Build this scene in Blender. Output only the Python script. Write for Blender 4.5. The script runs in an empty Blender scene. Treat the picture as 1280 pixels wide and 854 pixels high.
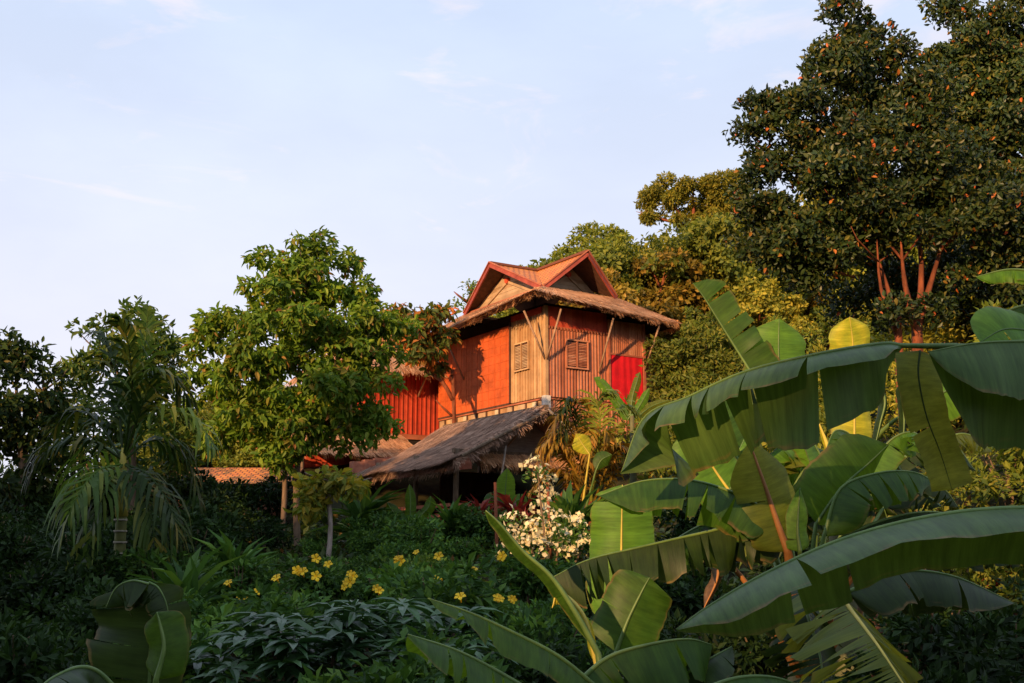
import bpy, math, random
import numpy as np
from mathutils import Vector

C = bpy.context.scene
COL = C.collection
R = math.radians
rng = np.random.default_rng(7)
random.seed(7)

# ------------------------------------------------------------------ camera
PITCH = math.atan(273 / 1422)
CAM = Vector((0, 0, 1.6))
cd = bpy.data.cameras.new('camera')
cd.lens = 40; cd.sensor_width = 36; cd.clip_start = 0.05; cd.clip_end = 5000
cam = bpy.data.objects.new('camera', cd); COL.objects.link(cam)
cam.location = CAM; cam.rotation_euler = (math.pi / 2 + PITCH, 0, 0)
C.camera = cam

# ------------------------------------------------------------------ light
SUN_EL, SUN_AZ = R(14), math.atan2(-0.5, -0.866)     # azimuth from +Y towards +X
SUND = Vector((math.sin(SUN_AZ) * math.cos(SUN_EL), math.cos(SUN_AZ) * math.cos(SUN_EL), math.sin(SUN_EL)))
sd = bpy.data.lights.new('sun', 'SUN'); sd.energy = 5.0; sd.angle = R(0.6); sd.color = (1.0, 0.60, 0.28)
sun = bpy.data.objects.new('sun', sd); COL.objects.link(sun)
sun.rotation_euler = SUND.to_track_quat('Z', 'Y').to_euler()
sun.location = (-30, -50, 30)

W = bpy.data.worlds.new('World'); C.world = W; W.use_nodes = True
nt = W.node_tree; N = nt.nodes; L = nt.links
bg = N['Background']
sky = N.new('ShaderNodeTexSky'); sky.sky_type = 'NISHITA'; sky.sun_disc = False
sky.sun_elevation = SUN_EL; sky.sun_rotation = SUN_AZ; sky.dust_density = 1.5; sky.air_density = 1.0
tc = N.new('ShaderNodeTexCoord')
mp = N.new('ShaderNodeMapping'); mp.inputs['Scale'].default_value = (1.0, 1.6, 2.6); mp.inputs['Rotation'].default_value = (0.3, 0.5, 0.4)
L.new(tc.outputs['Generated'], mp.inputs['Vector'])
nz = N.new('ShaderNodeTexNoise'); nz.inputs['Scale'].default_value = 2.6; nz.inputs['Detail'].default_value = 6; nz.inputs['Roughness'].default_value = 0.55
L.new(mp.outputs[0], nz.inputs['Vector'])
cr = N.new('ShaderNodeValToRGB')
cr.color_ramp.elements[0].position = 0.36; cr.color_ramp.elements[0].color = (0.86, 0.86, 0.86, 1)
cr.color_ramp.elements[1].position = 0.66; cr.color_ramp.elements[1].color = (1, 1, 1, 1)
L.new(nz.outputs['Fac'], cr.inputs['Fac'])
sx = N.new('ShaderNodeSeparateXYZ'); L.new(tc.outputs['Generated'], sx.inputs[0])
hz = N.new('ShaderNodeMapRange'); hz.inputs[1].default_value = 0.52; hz.inputs[2].default_value = 0.12
hz.inputs[3].default_value = 0.0; hz.inputs[4].default_value = 0.9; L.new(sx.outputs['Z'], hz.inputs[0])
mx0 = N.new('ShaderNodeMath'); mx0.operation = 'MAXIMUM'
L.new(cr.outputs['Color'], mx0.inputs[0]); L.new(hz.outputs[0], mx0.inputs[1])
mixc = N.new('ShaderNodeMix'); mixc.data_type = 'RGBA'
L.new(mx0.outputs[0], mixc.inputs['Factor']); L.new(sky.outputs['Color'], mixc.inputs['A'])
mixc.inputs['B'].default_value = (9.6, 10.2, 12.0, 1)          # thin high cloud and haze
L.new(mixc.outputs['Result'], bg.inputs['Color'])
tint = N.new('ShaderNodeMix'); tint.data_type = 'RGBA'; tint.inputs['A'].default_value = (7.1, 8.75, 11.6, 1); tint.inputs['B'].default_value = (9.7, 9.75, 11.3, 1)   # bluer overhead, lilac haze low down
tr = N.new('ShaderNodeMapRange'); tr.inputs[1].default_value = 0.55; tr.inputs[2].default_value = 0.15; L.new(sx.outputs['Z'], tr.inputs[0])
mp2 = N.new('ShaderNodeMapping'); mp2.inputs['Scale'].default_value = (3.0, 2.0, 9.0); mp2.inputs['Rotation'].default_value = (0.2, 0.75, 0.2); L.new(tc.outputs['Generated'], mp2.inputs['Vector'])
nw = N.new('ShaderNodeTexNoise'); nw.inputs['Scale'].default_value = 2.2; nw.inputs['Detail'].default_value = 8; nw.inputs['Roughness'].default_value = 0.6; nw.inputs['Distortion'].default_value = 0.6; L.new(mp2.outputs[0], nw.inputs['Vector'])
wr = N.new('ShaderNodeMapRange'); wr.inputs[1].default_value = 0.47; wr.inputs[2].default_value = 0.66; wr.inputs[4].default_value = 1.0; L.new(nw.outputs['Fac'], wr.inputs[0])     # thin wisps
wx = N.new('ShaderNodeMath'); wx.operation = 'MAXIMUM'; L.new(tr.outputs[0], wx.inputs[0]); L.new(wr.outputs[0], wx.inputs[1])
L.new(wx.outputs[0], tint.inputs['Factor']); L.new(tint.outputs['Result'], mixc.inputs['B'])
bg.inputs['Strength'].default_value = 0.074

vs = C.view_settings
vs.view_transform = 'Standard'; vs.look = 'None'; vs.exposure = 0.36; vs.gamma = 1.0; vs.use_curve_mapping = False
C.cycles.max_bounces = 5; C.cycles.diffuse_bounces = 3; C.cycles.glossy_bounces = 2
C.cycles.transmission_bounces = 3; C.cycles.use_denoising = True
C.cycles.caustics_reflective = False; C.cycles.caustics_refractive = False

# ------------------------------------------------------------------ helpers
CP, SP = math.cos(PITCH), math.sin(PITCH)
def at(px, py, Y):
    """point of the world plane y=Y that a pixel of the survey photo looks at"""
    a = (px - 640) / 1422; b = (427 - py) / 1422
    d = (a, CP - b * SP, SP + b * CP)
    k = Y / d[1]
    return Vector((a * k, Y, CAM.z + d[2] * k))

def tag(o, label=None, cat=None, group=None, kind=None):
    if label: o['label'] = label
    if cat: o['category'] = cat
    if group: o['group'] = group
    if kind: o['kind'] = kind
    return o
def thing(name, loc, label, cat, group=None, rz=0):
    o = bpy.data.objects.new(name, None); COL.objects.link(o); o.empty_display_size = 0.2
    o.location = loc; o.rotation_euler = (0, 0, rz)
    return tag(o, label, cat, group)
def link_mesh(name, me, mat, parent=None):
    o = bpy.data.objects.new(name, me); COL.objects.link(o)
    for m in (mat if isinstance(mat, (list, tuple)) else [mat]): me.materials.append(m)
    if parent: o.parent = parent
    return o
def np_mesh(name, V, F, mat, parent=None, smooth=False, uv=None, midx=None):
    V = np.asarray(V, np.float32); F = np.asarray(F, np.int32)
    me = bpy.data.meshes.new(name); k = F.shape[1]
    me.vertices.add(len(V)); me.vertices.foreach_set('co', V.ravel())
    me.loops.add(F.size); me.loops.foreach_set('vertex_index', F.ravel())
    me.polygons.add(len(F)); me.polygons.foreach_set('loop_start', np.arange(0, F.size, k, dtype=np.int32))
    if midx is not None: me.polygons.foreach_set('material_index', np.asarray(midx, np.int32))
    me.polygons.foreach_set('use_smooth', np.full(len(F), bool(smooth)))
    if uv is not None:
        ul = me.uv_layers.new(name='UVMap'); ul.data.foreach_set('uv', np.asarray(uv, np.float32)[F.ravel()].ravel())
    me.update(); me.validate()
    return link_mesh(name, me, mat, parent)

class MB:
    def __init__(s): s.v = []; s.f = []
    def add(s, vs_, fs):
        b = len(s.v); s.v += [tuple(x) for x in vs_]; s.f += [tuple(i + b for i in q) for q in fs]; return s
    def box(s, x0, x1, y0, y1, z0, z1):
        return s.add([(x, y, z) for z in (z0, z1) for y in (y0, y1) for x in (x0, x1)],
                     [(0, 2, 3, 1), (4, 5, 7, 6), (0, 1, 5, 4), (2, 6, 7, 3), (0, 4, 6, 2), (1, 3, 7, 5)])
    def bar(s, a, b, w, h=None, up=(0, 0, 1)):
        a = Vector(a); b = Vector(b); h = h or w; t = (b - a).normalized()
        u = Vector(up); sd_ = t.cross(u)
        if sd_.length < 1e-3: sd_ = t.cross(Vector((1, 0, 0)))
        sd_.normalize(); u = sd_.cross(t)
        v = [p + sd_ * (w / 2 * i) + u * (h / 2 * j) for p in (a, b) for i, j in ((-1, -1), (1, -1), (1, 1), (-1, 1))]
        return s.add(v, [(0, 1, 2, 3), (7, 6, 5, 4), (0, 4, 5, 1), (1, 5, 6, 2), (2, 6, 7, 3), (3, 7, 4, 0)])
    def slab(s, quad, th):
        q = [Vector(p) for p in quad]; n = (q[1] - q[0]).cross(q[-1] - q[0]).normalized(); k = len(q)
        v = q + [p - n * th for p in q]
        fs = [tuple(range(k)), tuple(range(2 * k - 1, k - 1, -1))] + [(i, i + k, (i + 1) % k + k, (i + 1) % k) for i in range(k)]
        return s.add(v, fs)
    def tube(s, pts, rad, n=7, cap=True):
        pts = [Vector(p) for p in pts]
        if not hasattr(rad, '__len__'): rad = [rad] * len(pts)
        b = len(s.v); ref = Vector((0.31, 0.87, 0.2)).normalized()
        for i, p in enumerate(pts):
            t = (pts[min(i + 1, len(pts) - 1)] - pts[max(i - 1, 0)])
            t = t.normalized() if t.length > 1e-6 else Vector((0, 0, 1))
            a = t.cross(ref); a = a.normalized() if a.length > 0.05 else t.cross(Vector((1, 0, 0))).normalized()
            c = t.cross(a)
            for k in range(n):
                an = 2 * math.pi * k / n
                s.v.append(tuple(p + (a * math.cos(an) + c * math.sin(an)) * rad[i]))
        for i in range(len(pts) - 1):
            for k in range(n):
                k2 = (k + 1) % n
                s.f.append((b + i * n + k, b + i * n + k2, b + (i + 1) * n + k2, b + (i + 1) * n + k))
        if cap:
            s.f.append(tuple(b + k for k in range(n - 1, -1, -1))); e = b + (len(pts) - 1) * n
            s.f.append(tuple(e + k for k in range(n)))
        return s
    def build(s, name, mat, parent=None, smooth=False):
        me = bpy.data.meshes.new(name); me.from_pydata(s.v, [], s.f); me.update()
        if smooth: me.polygons.foreach_set('use_smooth', np.ones(len(me.polygons), bool))
        return link_mesh(name, me, mat, parent)

def catmull(P, n):
    P = [Vector(p) for p in P]; P = [P[0] * 2 - P[1]] + P + [P[-1] * 2 - P[-2]]
    m = len(P) - 3; out = []
    for i in range(n):
        t = i / (n - 1) * m; k = min(int(t), m - 1); t -= k
        a, b, c, d = P[k:k + 4]
        out.append(0.5 * ((2 * b) + (c - a) * t + (2 * a - 5 * b + 4 * c - d) * t * t + (3 * b - a - 3 * c + d) * t ** 3))
    return out

# ------------------------------------------------------------------ materials
def new_mat(name):
    m = bpy.data.materials.new(name); m.use_nodes = True
    return m, m.node_tree.nodes, m.node_tree.links, m.node_tree.nodes['Principled BSDF']
def ramp(n, stops):
    r = n.new('ShaderNodeValToRGB'); e = r.color_ramp.elements
    while len(e) < len(stops): e.new(0.5)
    for i, (p, c) in enumerate(stops): e[i].position = p; e[i].color = (*c, 1)
    return r
def leaf_mat(name, stops, trans=0.3, rough=0.5, spec=0.2, tboost=1.6, rare=None):
    m, n, l, b = new_mat(name)
    g = n.new('ShaderNodeNewGeometry'); r = ramp(n, stops); l.new(g.outputs['Random Per Island'], r.inputs['Fac'])
    tc = n.new('ShaderNodeTexCoord'); nz = n.new('ShaderNodeTexNoise'); nz.inputs['Scale'].default_value = 0.9; nz.inputs['Detail'].default_value = 2
    l.new(tc.outputs['Object'], nz.inputs['Vector'])
    mr = n.new('ShaderNodeMapRange'); mr.inputs[1].default_value = 0.3; mr.inputs[2].default_value = 0.7; mr.inputs[3].default_value = 0.72; mr.inputs[4].default_value = 1.3
    l.new(nz.outputs['Fac'], mr.inputs[0])
    oi = n.new('ShaderNodeObjectInfo'); orr = n.new('ShaderNodeMapRange'); orr.inputs[3].default_value = 0.75; orr.inputs[4].default_value = 1.3
    l.new(oi.outputs['Random'], orr.inputs[0])
    mm = n.new('ShaderNodeMath'); mm.operation = 'MULTIPLY'; l.new(mr.outputs[0], mm.inputs[0]); l.new(orr.outputs[0], mm.inputs[1])
    mu = n.new('ShaderNodeVectorMath'); mu.operation = 'SCALE'; l.new(r.outputs['Color'], mu.inputs[0]); l.new(mm.outputs[0], mu.inputs['Scale'])
    l.new(mu.outputs[0], b.inputs['Base Color']); b.inputs['Roughness'].default_value = rough; b.inputs['Specular IOR Level'].default_value = spec
    t = n.new('ShaderNodeBsdfTranslucent'); ms = n.new('ShaderNodeMixShader'); ms.inputs[0].default_value = trans
    tv = n.new('ShaderNodeVectorMath'); tv.operation = 'MULTIPLY'; tv.inputs[1].default_value = (tboost * 1.1, tboost * 1.0, tboost * 0.5)
    l.new(mu.outputs[0], tv.inputs[0]); l.new(tv.outputs[0], t.inputs['Color'])
    l.new(b.outputs[0], ms.inputs[1]); l.new(t.outputs[0], ms.inputs[2])
    l.new(ms.outputs[0], n['Material Output'].inputs['Surface'])
    return m
def surf(name, stops, scale=6, rough=0.8, stretch=(1, 1, 1), bump=0.15, island=0.0, detail=5, spec=0.3, dist=0.02):
    m, n, l, b = new_mat(name)
    tc = n.new('ShaderNodeTexCoord'); mp = n.new('ShaderNodeMapping'); mp.inputs['Scale'].default_value = stretch
    l.new(tc.outputs['Object'], mp.inputs['Vector'])
    nz = n.new('ShaderNodeTexNoise'); nz.inputs['Scale'].default_value = scale; nz.inputs['Detail'].default_value = detail; nz.inputs['Roughness'].default_value = 0.6
    l.new(mp.outputs[0], nz.inputs['Vector'])
    fac = nz.outputs['Fac']
    if island:
        g = n.new('ShaderNodeNewGeometry'); mi = n.new('ShaderNodeMix'); mi.inputs[0].default_value = island
        l.new(fac, mi.inputs[2]); l.new(g.outputs['Random Per Island'], mi.inputs[3]); fac = mi.outputs[0]
    r = ramp(n, stops); l.new(fac, r.inputs['Fac'])
    st = n.new('ShaderNodeTexNoise'); st.inputs['Scale'].default_value = 1.7; st.inputs['Detail'].default_value = 7; st.inputs['Roughness'].default_value = 0.7; l.new(tc.outputs['Object'], st.inputs['Vector'])
    sm = n.new('ShaderNodeMapRange'); sm.inputs[1].default_value = 0.35; sm.inputs[2].default_value = 0.6; sm.inputs[3].default_value = 0.72; sm.inputs[4].default_value = 1.06; l.new(st.outputs['Fac'], sm.inputs[0])
    sv = n.new('ShaderNodeVectorMath'); sv.operation = 'SCALE'; l.new(r.outputs['Color'], sv.inputs[0]); l.new(sm.outputs[0], sv.inputs['Scale'])
    l.new(sv.outputs[0], b.inputs['Base Color'])
    b.inputs['Roughness'].default_value = rough; b.inputs['Specular IOR Level'].default_value = spec
    if bump:
        bp = n.new('ShaderNodeBump'); bp.inputs['Strength'].default_value = bump; bp.inputs['Distance'].default_value = dist
        l.new(nz.outputs['Fac'], bp.inputs['Height']); l.new(bp.outputs[0], b.inputs['Normal'])
    return m

def banana_mat(name, base, light, trans, tcol, rough=0.46):
    m, n, l, b = new_mat(name)
    uv = n.new('ShaderNodeUVMap'); sp = n.new('ShaderNodeSeparateXYZ'); l.new(uv.outputs[0], sp.inputs[0])
    wv = n.new('ShaderNodeTexNoise'); wv.inputs['Scale'].default_value = 1; wv.inputs['Detail'].default_value = 4; wv.inputs['Roughness'].default_value = 0.75
    mw = n.new('ShaderNodeMapping'); mw.inputs['Scale'].default_value = (38, 0.7, 1); l.new(uv.outputs[0], mw.inputs[0]); l.new(mw.outputs[0], wv.inputs['Vector'])
    nz = n.new('ShaderNodeTexNoise'); nz.inputs['Scale'].default_value = 5; nz.inputs['Detail'].default_value = 5
    mpn = n.new('ShaderNodeMapping'); mpn.inputs['Scale'].default_value = (2.2, 0.5, 1); l.new(uv.outputs[0], mpn.inputs[0]); l.new(mpn.outputs[0], nz.inputs['Vector'])
    r = ramp(n, [(0.3, base), (0.75, light)]); l.new(nz.outputs['Fac'], r.inputs['Fac'])
    # pale midrib zone and browned margin
    e = n.new('ShaderNodeMapRange'); e.inputs[1].default_value = 0.88; e.inputs[2].default_value = 1.0; l.new(sp.outputs['Y'], e.inputs[0])
    n2 = n.new('ShaderNodeTexNoise'); n2.inputs['Scale'].default_value = 9; l.new(uv.outputs[0], n2.inputs['Vector'])
    m2 = n.new('ShaderNodeMapRange'); m2.inputs[1].default_value = 0.46; m2.inputs[2].default_value = 0.58; l.new(n2.outputs['Fac'], m2.inputs[0])
    em = n.new('ShaderNodeMath'); em.operation = 'MULTIPLY'; l.new(e.outputs[0], em.inputs[0]); l.new(m2.outputs[0], em.inputs[1])
    mx = n.new('ShaderNodeMix'); mx.data_type = 'RGBA'; l.new(em.outputs[0], mx.inputs['Factor']); l.new(r.outputs['Color'], mx.inputs['A']); mx.inputs['B'].default_value = (0.16, 0.10, 0.035, 1)
    # faint vein stripes
    vm = n.new('ShaderNodeMapRange'); vm.inputs[1].default_value = 0.3; vm.inputs[2].default_value = 0.7; vm.inputs[3].default_value = 0.62; vm.inputs[4].default_value = 1.3; l.new(wv.outputs['Fac'], vm.inputs[0])
    sc = n.new('ShaderNodeVectorMath'); sc.operation = 'SCALE'; l.new(mx.outputs['Result'], sc.inputs[0]); l.new(vm.outputs[0], sc.inputs['Scale'])
    l.new(sc.outputs[0], b.inputs['Base Color']); b.inputs['Roughness'].default_value = rough; b.inputs['Specular IOR Level'].default_value = 0.2
    bp = n.new('ShaderNodeBump'); bp.inputs['Strength'].default_value = 0.30; bp.inputs['Distance'].default_value = 0.004
    l.new(wv.outputs['Fac'], bp.inputs['Height']); l.new(bp.outputs[0], b.inputs['Normal'])
    t = n.new('ShaderNodeBsdfTranslucent'); tm = n.new('ShaderNodeVectorMath'); tm.operation = 'MULTIPLY'; tm.inputs[1].default_value = tcol
    l.new(vm.outputs[0], tm.inputs[0]); l.new(tm.outputs[0], t.inputs['Color'])
    ms = n.new('ShaderNodeMixShader'); ms.inputs[0].default_value = trans
    l.new(b.outputs[0], ms.inputs[1]); l.new(t.outputs[0], ms.inputs[2]); l.new(ms.outputs[0], n['Material Output'].inputs['Surface'])
    return m

M = {}
M['soil'] = surf('red soil', [(0.3, (0.05, 0.025, 0.014)), (0.55, (0.13, 0.05, 0.03)), (0.75, (0.22, 0.085, 0.05))], 1.3, 0.95, bump=0.5, dist=0.05)
M['forest_floor'] = surf('forest floor', [(0.3, (0.018, 0.022, 0.008)), (0.7, (0.045, 0.042, 0.016))], 0.5, 0.95, bump=0.4, dist=0.2)
M['bark'] = surf('grey brown bark', [(0.3, (0.10, 0.065, 0.04)), (0.7, (0.24, 0.16, 0.10))], 14, 0.9, (1, 1, 0.25), 0.6)
M['bark_red'] = surf('ruddy peeling bark', [(0.3, (0.08, 0.026, 0.011)), (0.7, (0.32, 0.088, 0.034))], 9, 0.85, (1, 1, 0.4), 0.6)
M['bark_pale'] = surf('pale bark', [(0.3, (0.22, 0.17, 0.13)), (0.7, (0.5, 0.42, 0.36))], 20, 0.85, (1, 1, 0.3), 0.4)
M['pale_wood'] = surf('pale planks', [(0.25, (0.36, 0.19, 0.085)), (0.55, (0.52, 0.31, 0.15)), (0.8, (0.62, 0.42, 0.23))], 5, 0.75, (1, 1, 0.12), 0.3, island=0.45)
M['brown_wood'] = surf('weathered planks', [(0.2, (0.28, 0.085, 0.042)), (0.5, (0.54, 0.195, 0.10)), (0.8, (0.64, 0.29, 0.165))], 5, 0.8, (1, 1, 0.12), 0.3, island=0.5)
M['red_wood'] = surf('red planks', [(0.2, (0.34, 0.035, 0.015)), (0.5, (0.55, 0.07, 0.03)), (0.8, (0.62, 0.11, 0.05))], 5, 0.7, (1, 1, 0.12), 0.25, island=0.45)
M['orange_mat'] = surf('orange woven screen', [(0.32, (0.42, 0.075, 0.018)), (0.5, (0.56, 0.105, 0.025)), (0.75, (0.64, 0.16, 0.042))], 3, 0.7, (6, 6, 40), 0.2, island=0.2)
M['dark_wood'] = surf('dark timber', [(0.3, (0.06, 0.028, 0.018)), (0.7, (0.14, 0.06, 0.035))], 8, 0.75, (1, 1, 0.2), 0.3)
M['trim'] = surf('red brown trim', [(0.3, (0.34, 0.09, 0.045)), (0.7, (0.50, 0.17, 0.085))], 6, 0.65, (0.3, 0.3, 1), 0.2)
M['rake'] = surf('dark red barge board', [(0.3, (0.28, 0.05, 0.03)), (0.7, (0.38, 0.08, 0.05))], 6, 0.65, bump=0.2)
M['pole'] = surf('peeled pole', [(0.3, (0.30, 0.17, 0.10)), (0.7, (0.48, 0.30, 0.19))], 10, 0.75, bump=0.2)
M['white_block'] = surf('white washed concrete', [(0.3, (0.62, 0.56, 0.48)), (0.7, (0.78, 0.72, 0.64))], 8, 0.9, bump=0.1)
M['cream'] = surf('cream paint', [(0.3, (0.56, 0.44, 0.28)), (0.7, (0.70, 0.57, 0.40))], 6, 0.8, bump=0.1)
M['curtain'] = surf('red cloth', [(0.3, (0.62, 0.006, 0.014)), (0.7, (0.75, 0.012, 0.022))], 3, 0.8, (14, 14, 0.5), 0.4)
M['black'] = surf('dark interior', [(0.3, (0.015, 0.01, 0.008)), (0.7, (0.03, 0.02, 0.015))], 4, 0.95, bump=0)  # near-black; under the eaves it stands in for deep shade
M['gable'] = surf('faded gable boards', [(0.25, (0.34, 0.2, 0.11)), (0.6, (0.50, 0.34, 0.2)), (0.8, (0.56, 0.40, 0.26))], 5, 0.8, (0.2, 0.2, 1), 0.3, island=0.4)
M['thatch'] = surf('straw thatch', [(0.2, (0.42, 0.18, 0.075)), (0.5, (0.70, 0.345, 0.16)), (0.85, (0.80, 0.48, 0.26))], 2.5, 0.9, bump=0.0, island=0.75)
M['thatch_old'] = surf('weathered grey thatch', [(0.2, (0.20, 0.11, 0.07)), (0.5, (0.43, 0.25, 0.165)), (0.85, (0.60, 0.38, 0.26))], 1.2, 0.95, bump=0.0, island=0.65)
M['canvas'] = surf('faded mat', [(0.3, (0.18, 0.13, 0.10)), (0.7, (0.28, 0.21, 0.17))], 3, 0.9, (1, 1, 8), 0.2)
M['brick'] = surf('laterite wall', [(0.3, (0.30, 0.10, 0.06)), (0.7, (0.48, 0.20, 0.12))], 7, 0.9, bump=0.5)
def tile_mat():
    m, n, l, b = new_mat('clay roof tile')
    uv = n.new('ShaderNodeUVMap')
    br = n.new('ShaderNodeTexBrick'); br.inputs['Scale'].default_value = 1.0; br.inputs['Brick Width'].default_value = 0.22; br.inputs['Row Height'].default_value = 0.20
    br.inputs['Mortar Size'].default_value = 0.02; br.inputs['Color1'].default_value = (0.74, 0.26, 0.035, 1); br.inputs['Color2'].default_value = (0.64, 0.18, 0.028, 1); br.inputs['Mortar'].default_value = (0.16, 0.05, 0.02, 1)
    l.new(uv.outputs[0], br.inputs['Vector']); l.new(br.outputs['Color'], b.inputs['Base Color']); b.inputs['Roughness'].default_value = 0.75
    bp = n.new('ShaderNodeBump'); bp.inputs['Strength'].default_value = 0.7; bp.inputs['Distance'].default_value = 0.02; bp.invert = True
    l.new(br.outputs['Fac'], bp.inputs['Height']); l.new(bp.outputs[0], b.inputs['Normal'])
    return m
M['tile'] = tile_mat()

G = lambda *c: tuple(c)
M['lf_centre'] = leaf_mat('broad leaf green', [(0.0, G(0.053, 0.110, 0.009)), (0.5, G(0.105, 0.179, 0.015)), (0.85, G(0.173, 0.231, 0.023)), (0.96, G(0.210, 0.179, 0.032)), (1, G(0.315, 0.137, 0.042))], 0.32)
M['lf_jack'] = leaf_mat('stiff dark leaf', [(0.0, G(0.021, 0.045, 0.014)), (0.55, G(0.043, 0.074, 0.016)), (0.88, G(0.089, 0.101, 0.019)), (0.975, G(0.177, 0.154, 0.024)), (0.985, G(0.534, 0.190, 0.035)), (1, G(0.594, 0.119, 0.035))], 0.16, 0.42, 0.3)
M['lf_hill_a'] = leaf_mat('hill leaf olive', [(0.0, G(0.138, 0.159, 0.020)), (0.5, G(0.248, 0.241, 0.028)), (1, G(0.386, 0.317, 0.041))], 0.3)
M['lf_hill_b'] = leaf_mat('hill leaf deep', [(0.0, G(0.086, 0.122, 0.020)), (0.5, G(0.173, 0.209, 0.026)), (1, G(0.274, 0.274, 0.036))], 0.3)
M['lf_hill_c'] = leaf_mat('hill leaf golden', [(0.0, G(0.127, 0.098, 0.014)), (0.5, G(0.241, 0.178, 0.021)), (1, G(0.368, 0.218, 0.034))], 0.3)
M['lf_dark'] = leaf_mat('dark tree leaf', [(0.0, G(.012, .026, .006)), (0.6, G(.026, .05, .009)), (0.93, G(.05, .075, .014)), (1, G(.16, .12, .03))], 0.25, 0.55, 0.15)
M['lf_left'] = leaf_mat('left tree leaf', [(0.0, G(0.045, 0.090, 0.018)), (0.6, G(0.090, 0.158, 0.024)), (1, G(0.195, 0.210, 0.038))], 0.3)
M['lf_hedge'] = leaf_mat('hedge leaf', [(0.0, G(0.025, 0.063, 0.016)), (0.6, G(0.057, 0.132, 0.023)), (1, G(0.115, 0.207, 0.032))], 0.25, 0.55, 0.15)
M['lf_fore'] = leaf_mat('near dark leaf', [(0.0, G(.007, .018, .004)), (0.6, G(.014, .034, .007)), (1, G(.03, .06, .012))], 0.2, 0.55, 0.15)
M['lf_whorl'] = leaf_mat('blue green whorl leaf', [(0.0, G(.020, .062, .018)), (0.6, G(.034, .092, .024)), (1, G(.055, .125, .034))], 0.15, 0.42, 0.5)
M['lf_red'] = leaf_mat('reddish young leaf', [(0.0, G(.05, .085, .015)), (0.6, G(.10, .12, .02)), (0.8, G(.35, .14, .03)), (1, G(.48, .13, .03))], 0.3)
M['lf_yellow'] = leaf_mat('yellow green leaf', [(0.0, G(.12, .17, .02)), (0.6, G(.22, .23, .025)), (1, G(.42, .30, .03))], 0.35)
M['lf_bush'] = leaf_mat('sunny bush leaf', [(0.0, G(0.073, 0.112, 0.015)), (0.6, G(0.158, 0.198, 0.024)), (1, G(0.277, 0.251, 0.040))], 0.28)
M['lf_cordyline'] = leaf_mat('crimson leaf', [(0.0, G(.10, .012, .015)), (0.6, G(.22, .025, .025)), (1, G(.40, .07, .04))], 0.3)
M['lf_ground'] = leaf_mat('ground cover leaf', [(0.0, G(0.014, 0.028, 0.007)), (0.6, G(0.032, 0.056, 0.010)), (0.92, G(0.056, 0.070, 0.014)), (1, G(0.154, 0.070, 0.028))], 0.22)
M['lf_orange'] = leaf_mat('orange leaf', [(0.0, G(.30, .10, .03)), (1, G(.55, .20, .05))], 0.3)
M['petal_yellow'] = leaf_mat('yellow petal', [(0.0, G(.75, .42, .015)), (1, G(.85, .58, .03))], 0.3, 0.6, 0.2, 1.0)
M['petal_white'] = leaf_mat('cream petal', [(0.0, G(.62, .52, .30)), (1, G(.80, .74, .52))], 0.35, 0.6, 0.2, 1.0)
M['palm'] = leaf_mat('palm leaflet', [(0.0, G(.014, .032, .006)), (0.6, G(.03, .055, .009)), (0.9, G(.09, .10, .016)), (1, G(.18, .14, .03))], 0.28, 0.5)
M['palm_gold'] = leaf_mat('golden palm leaflet', [(0.0, G(.14, .10, .015)), (0.6, G(.28, .17, .02)), (1, G(.38, .17, .03))], 0.35)
M['palm_stem'] = surf('ringed palm stem', [(0.3, (0.10, 0.12, 0.03)), (0.7, (0.20, 0.20, 0.06))], 5, 0.6, (1, 1, 3), 0.2)
M['crownshaft'] = surf('yellow crownshaft', [(0.3, (0.28, 0.26, 0.04)), (0.7, (0.45, 0.36, 0.06))], 5, 0.5, (2, 2, 0.3), 0.1)
M['ring'] = surf('pale stem ring', [(0.3, (0.35, 0.30, 0.22)), (0.7, (0.5, 0.45, 0.36))], 12, 0.8)
M['ban'] = banana_mat('banana leaf', (0.024, 0.066, 0.007), (0.048, 0.098, 0.011), 0.28, (0.20, 0.33, 0.012))
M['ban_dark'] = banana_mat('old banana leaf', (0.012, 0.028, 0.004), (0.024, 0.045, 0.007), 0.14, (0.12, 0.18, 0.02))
M['ban_pale'] = banana_mat('waxy banana leaf', (0.044, 0.086, 0.018), (0.068, 0.115, 0.026), 0.18, (0.14, 0.22, 0.012), 0.42)
M['ban_bright'] = banana_mat('young banana leaf', (0.07, 0.18, 0.02), (0.12, 0.25, 0.025), 0.4, (0.30, 0.42, 0.02))
M['ban_olive'] = banana_mat('olive banana leaf', (0.08, 0.12, 0.016), (0.14, 0.16, 0.02), 0.4, (0.36, 0.32, 0.02))
M['ban_yellow'] = banana_mat('yellowing banana leaf', (0.26, 0.33, 0.022), (0.60, 0.50, 0.035), 0.4, (0.75, 0.60, 0.03))
M['ban_dry'] = banana_mat('dry banana leaf', (0.09, 0.05, 0.025), (0.20, 0.11, 0.05), 0.2, (0.3, 0.15, 0.03))
M['rib'] = surf('banana midrib', [(0.3, (0.07, 0.13, 0.03)), (0.7, (0.14, 0.21, 0.05))], 8, 0.4, bump=0.05)
M['rib_brown'] = surf('brown midrib', [(0.3, (0.25, 0.10, 0.03)), (0.7, (0.42, 0.18, 0.05))], 8, 0.5, bump=0.05)
M['rib_yellow'] = surf('yellow midrib', [(0.3, (0.45, 0.36, 0.05)), (0.7, (0.6, 0.46, 0.08))], 8, 0.5, bump=0.05)
M['pstem'] = surf('banana stem', [(0.3, (0.07, 0.075, 0.03)), (0.55, (0.13, 0.13, 0.05)), (0.75, (0.13, 0.07, 0.04))], 5, 0.6, (1, 1, 0.3), 0.3)

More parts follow.
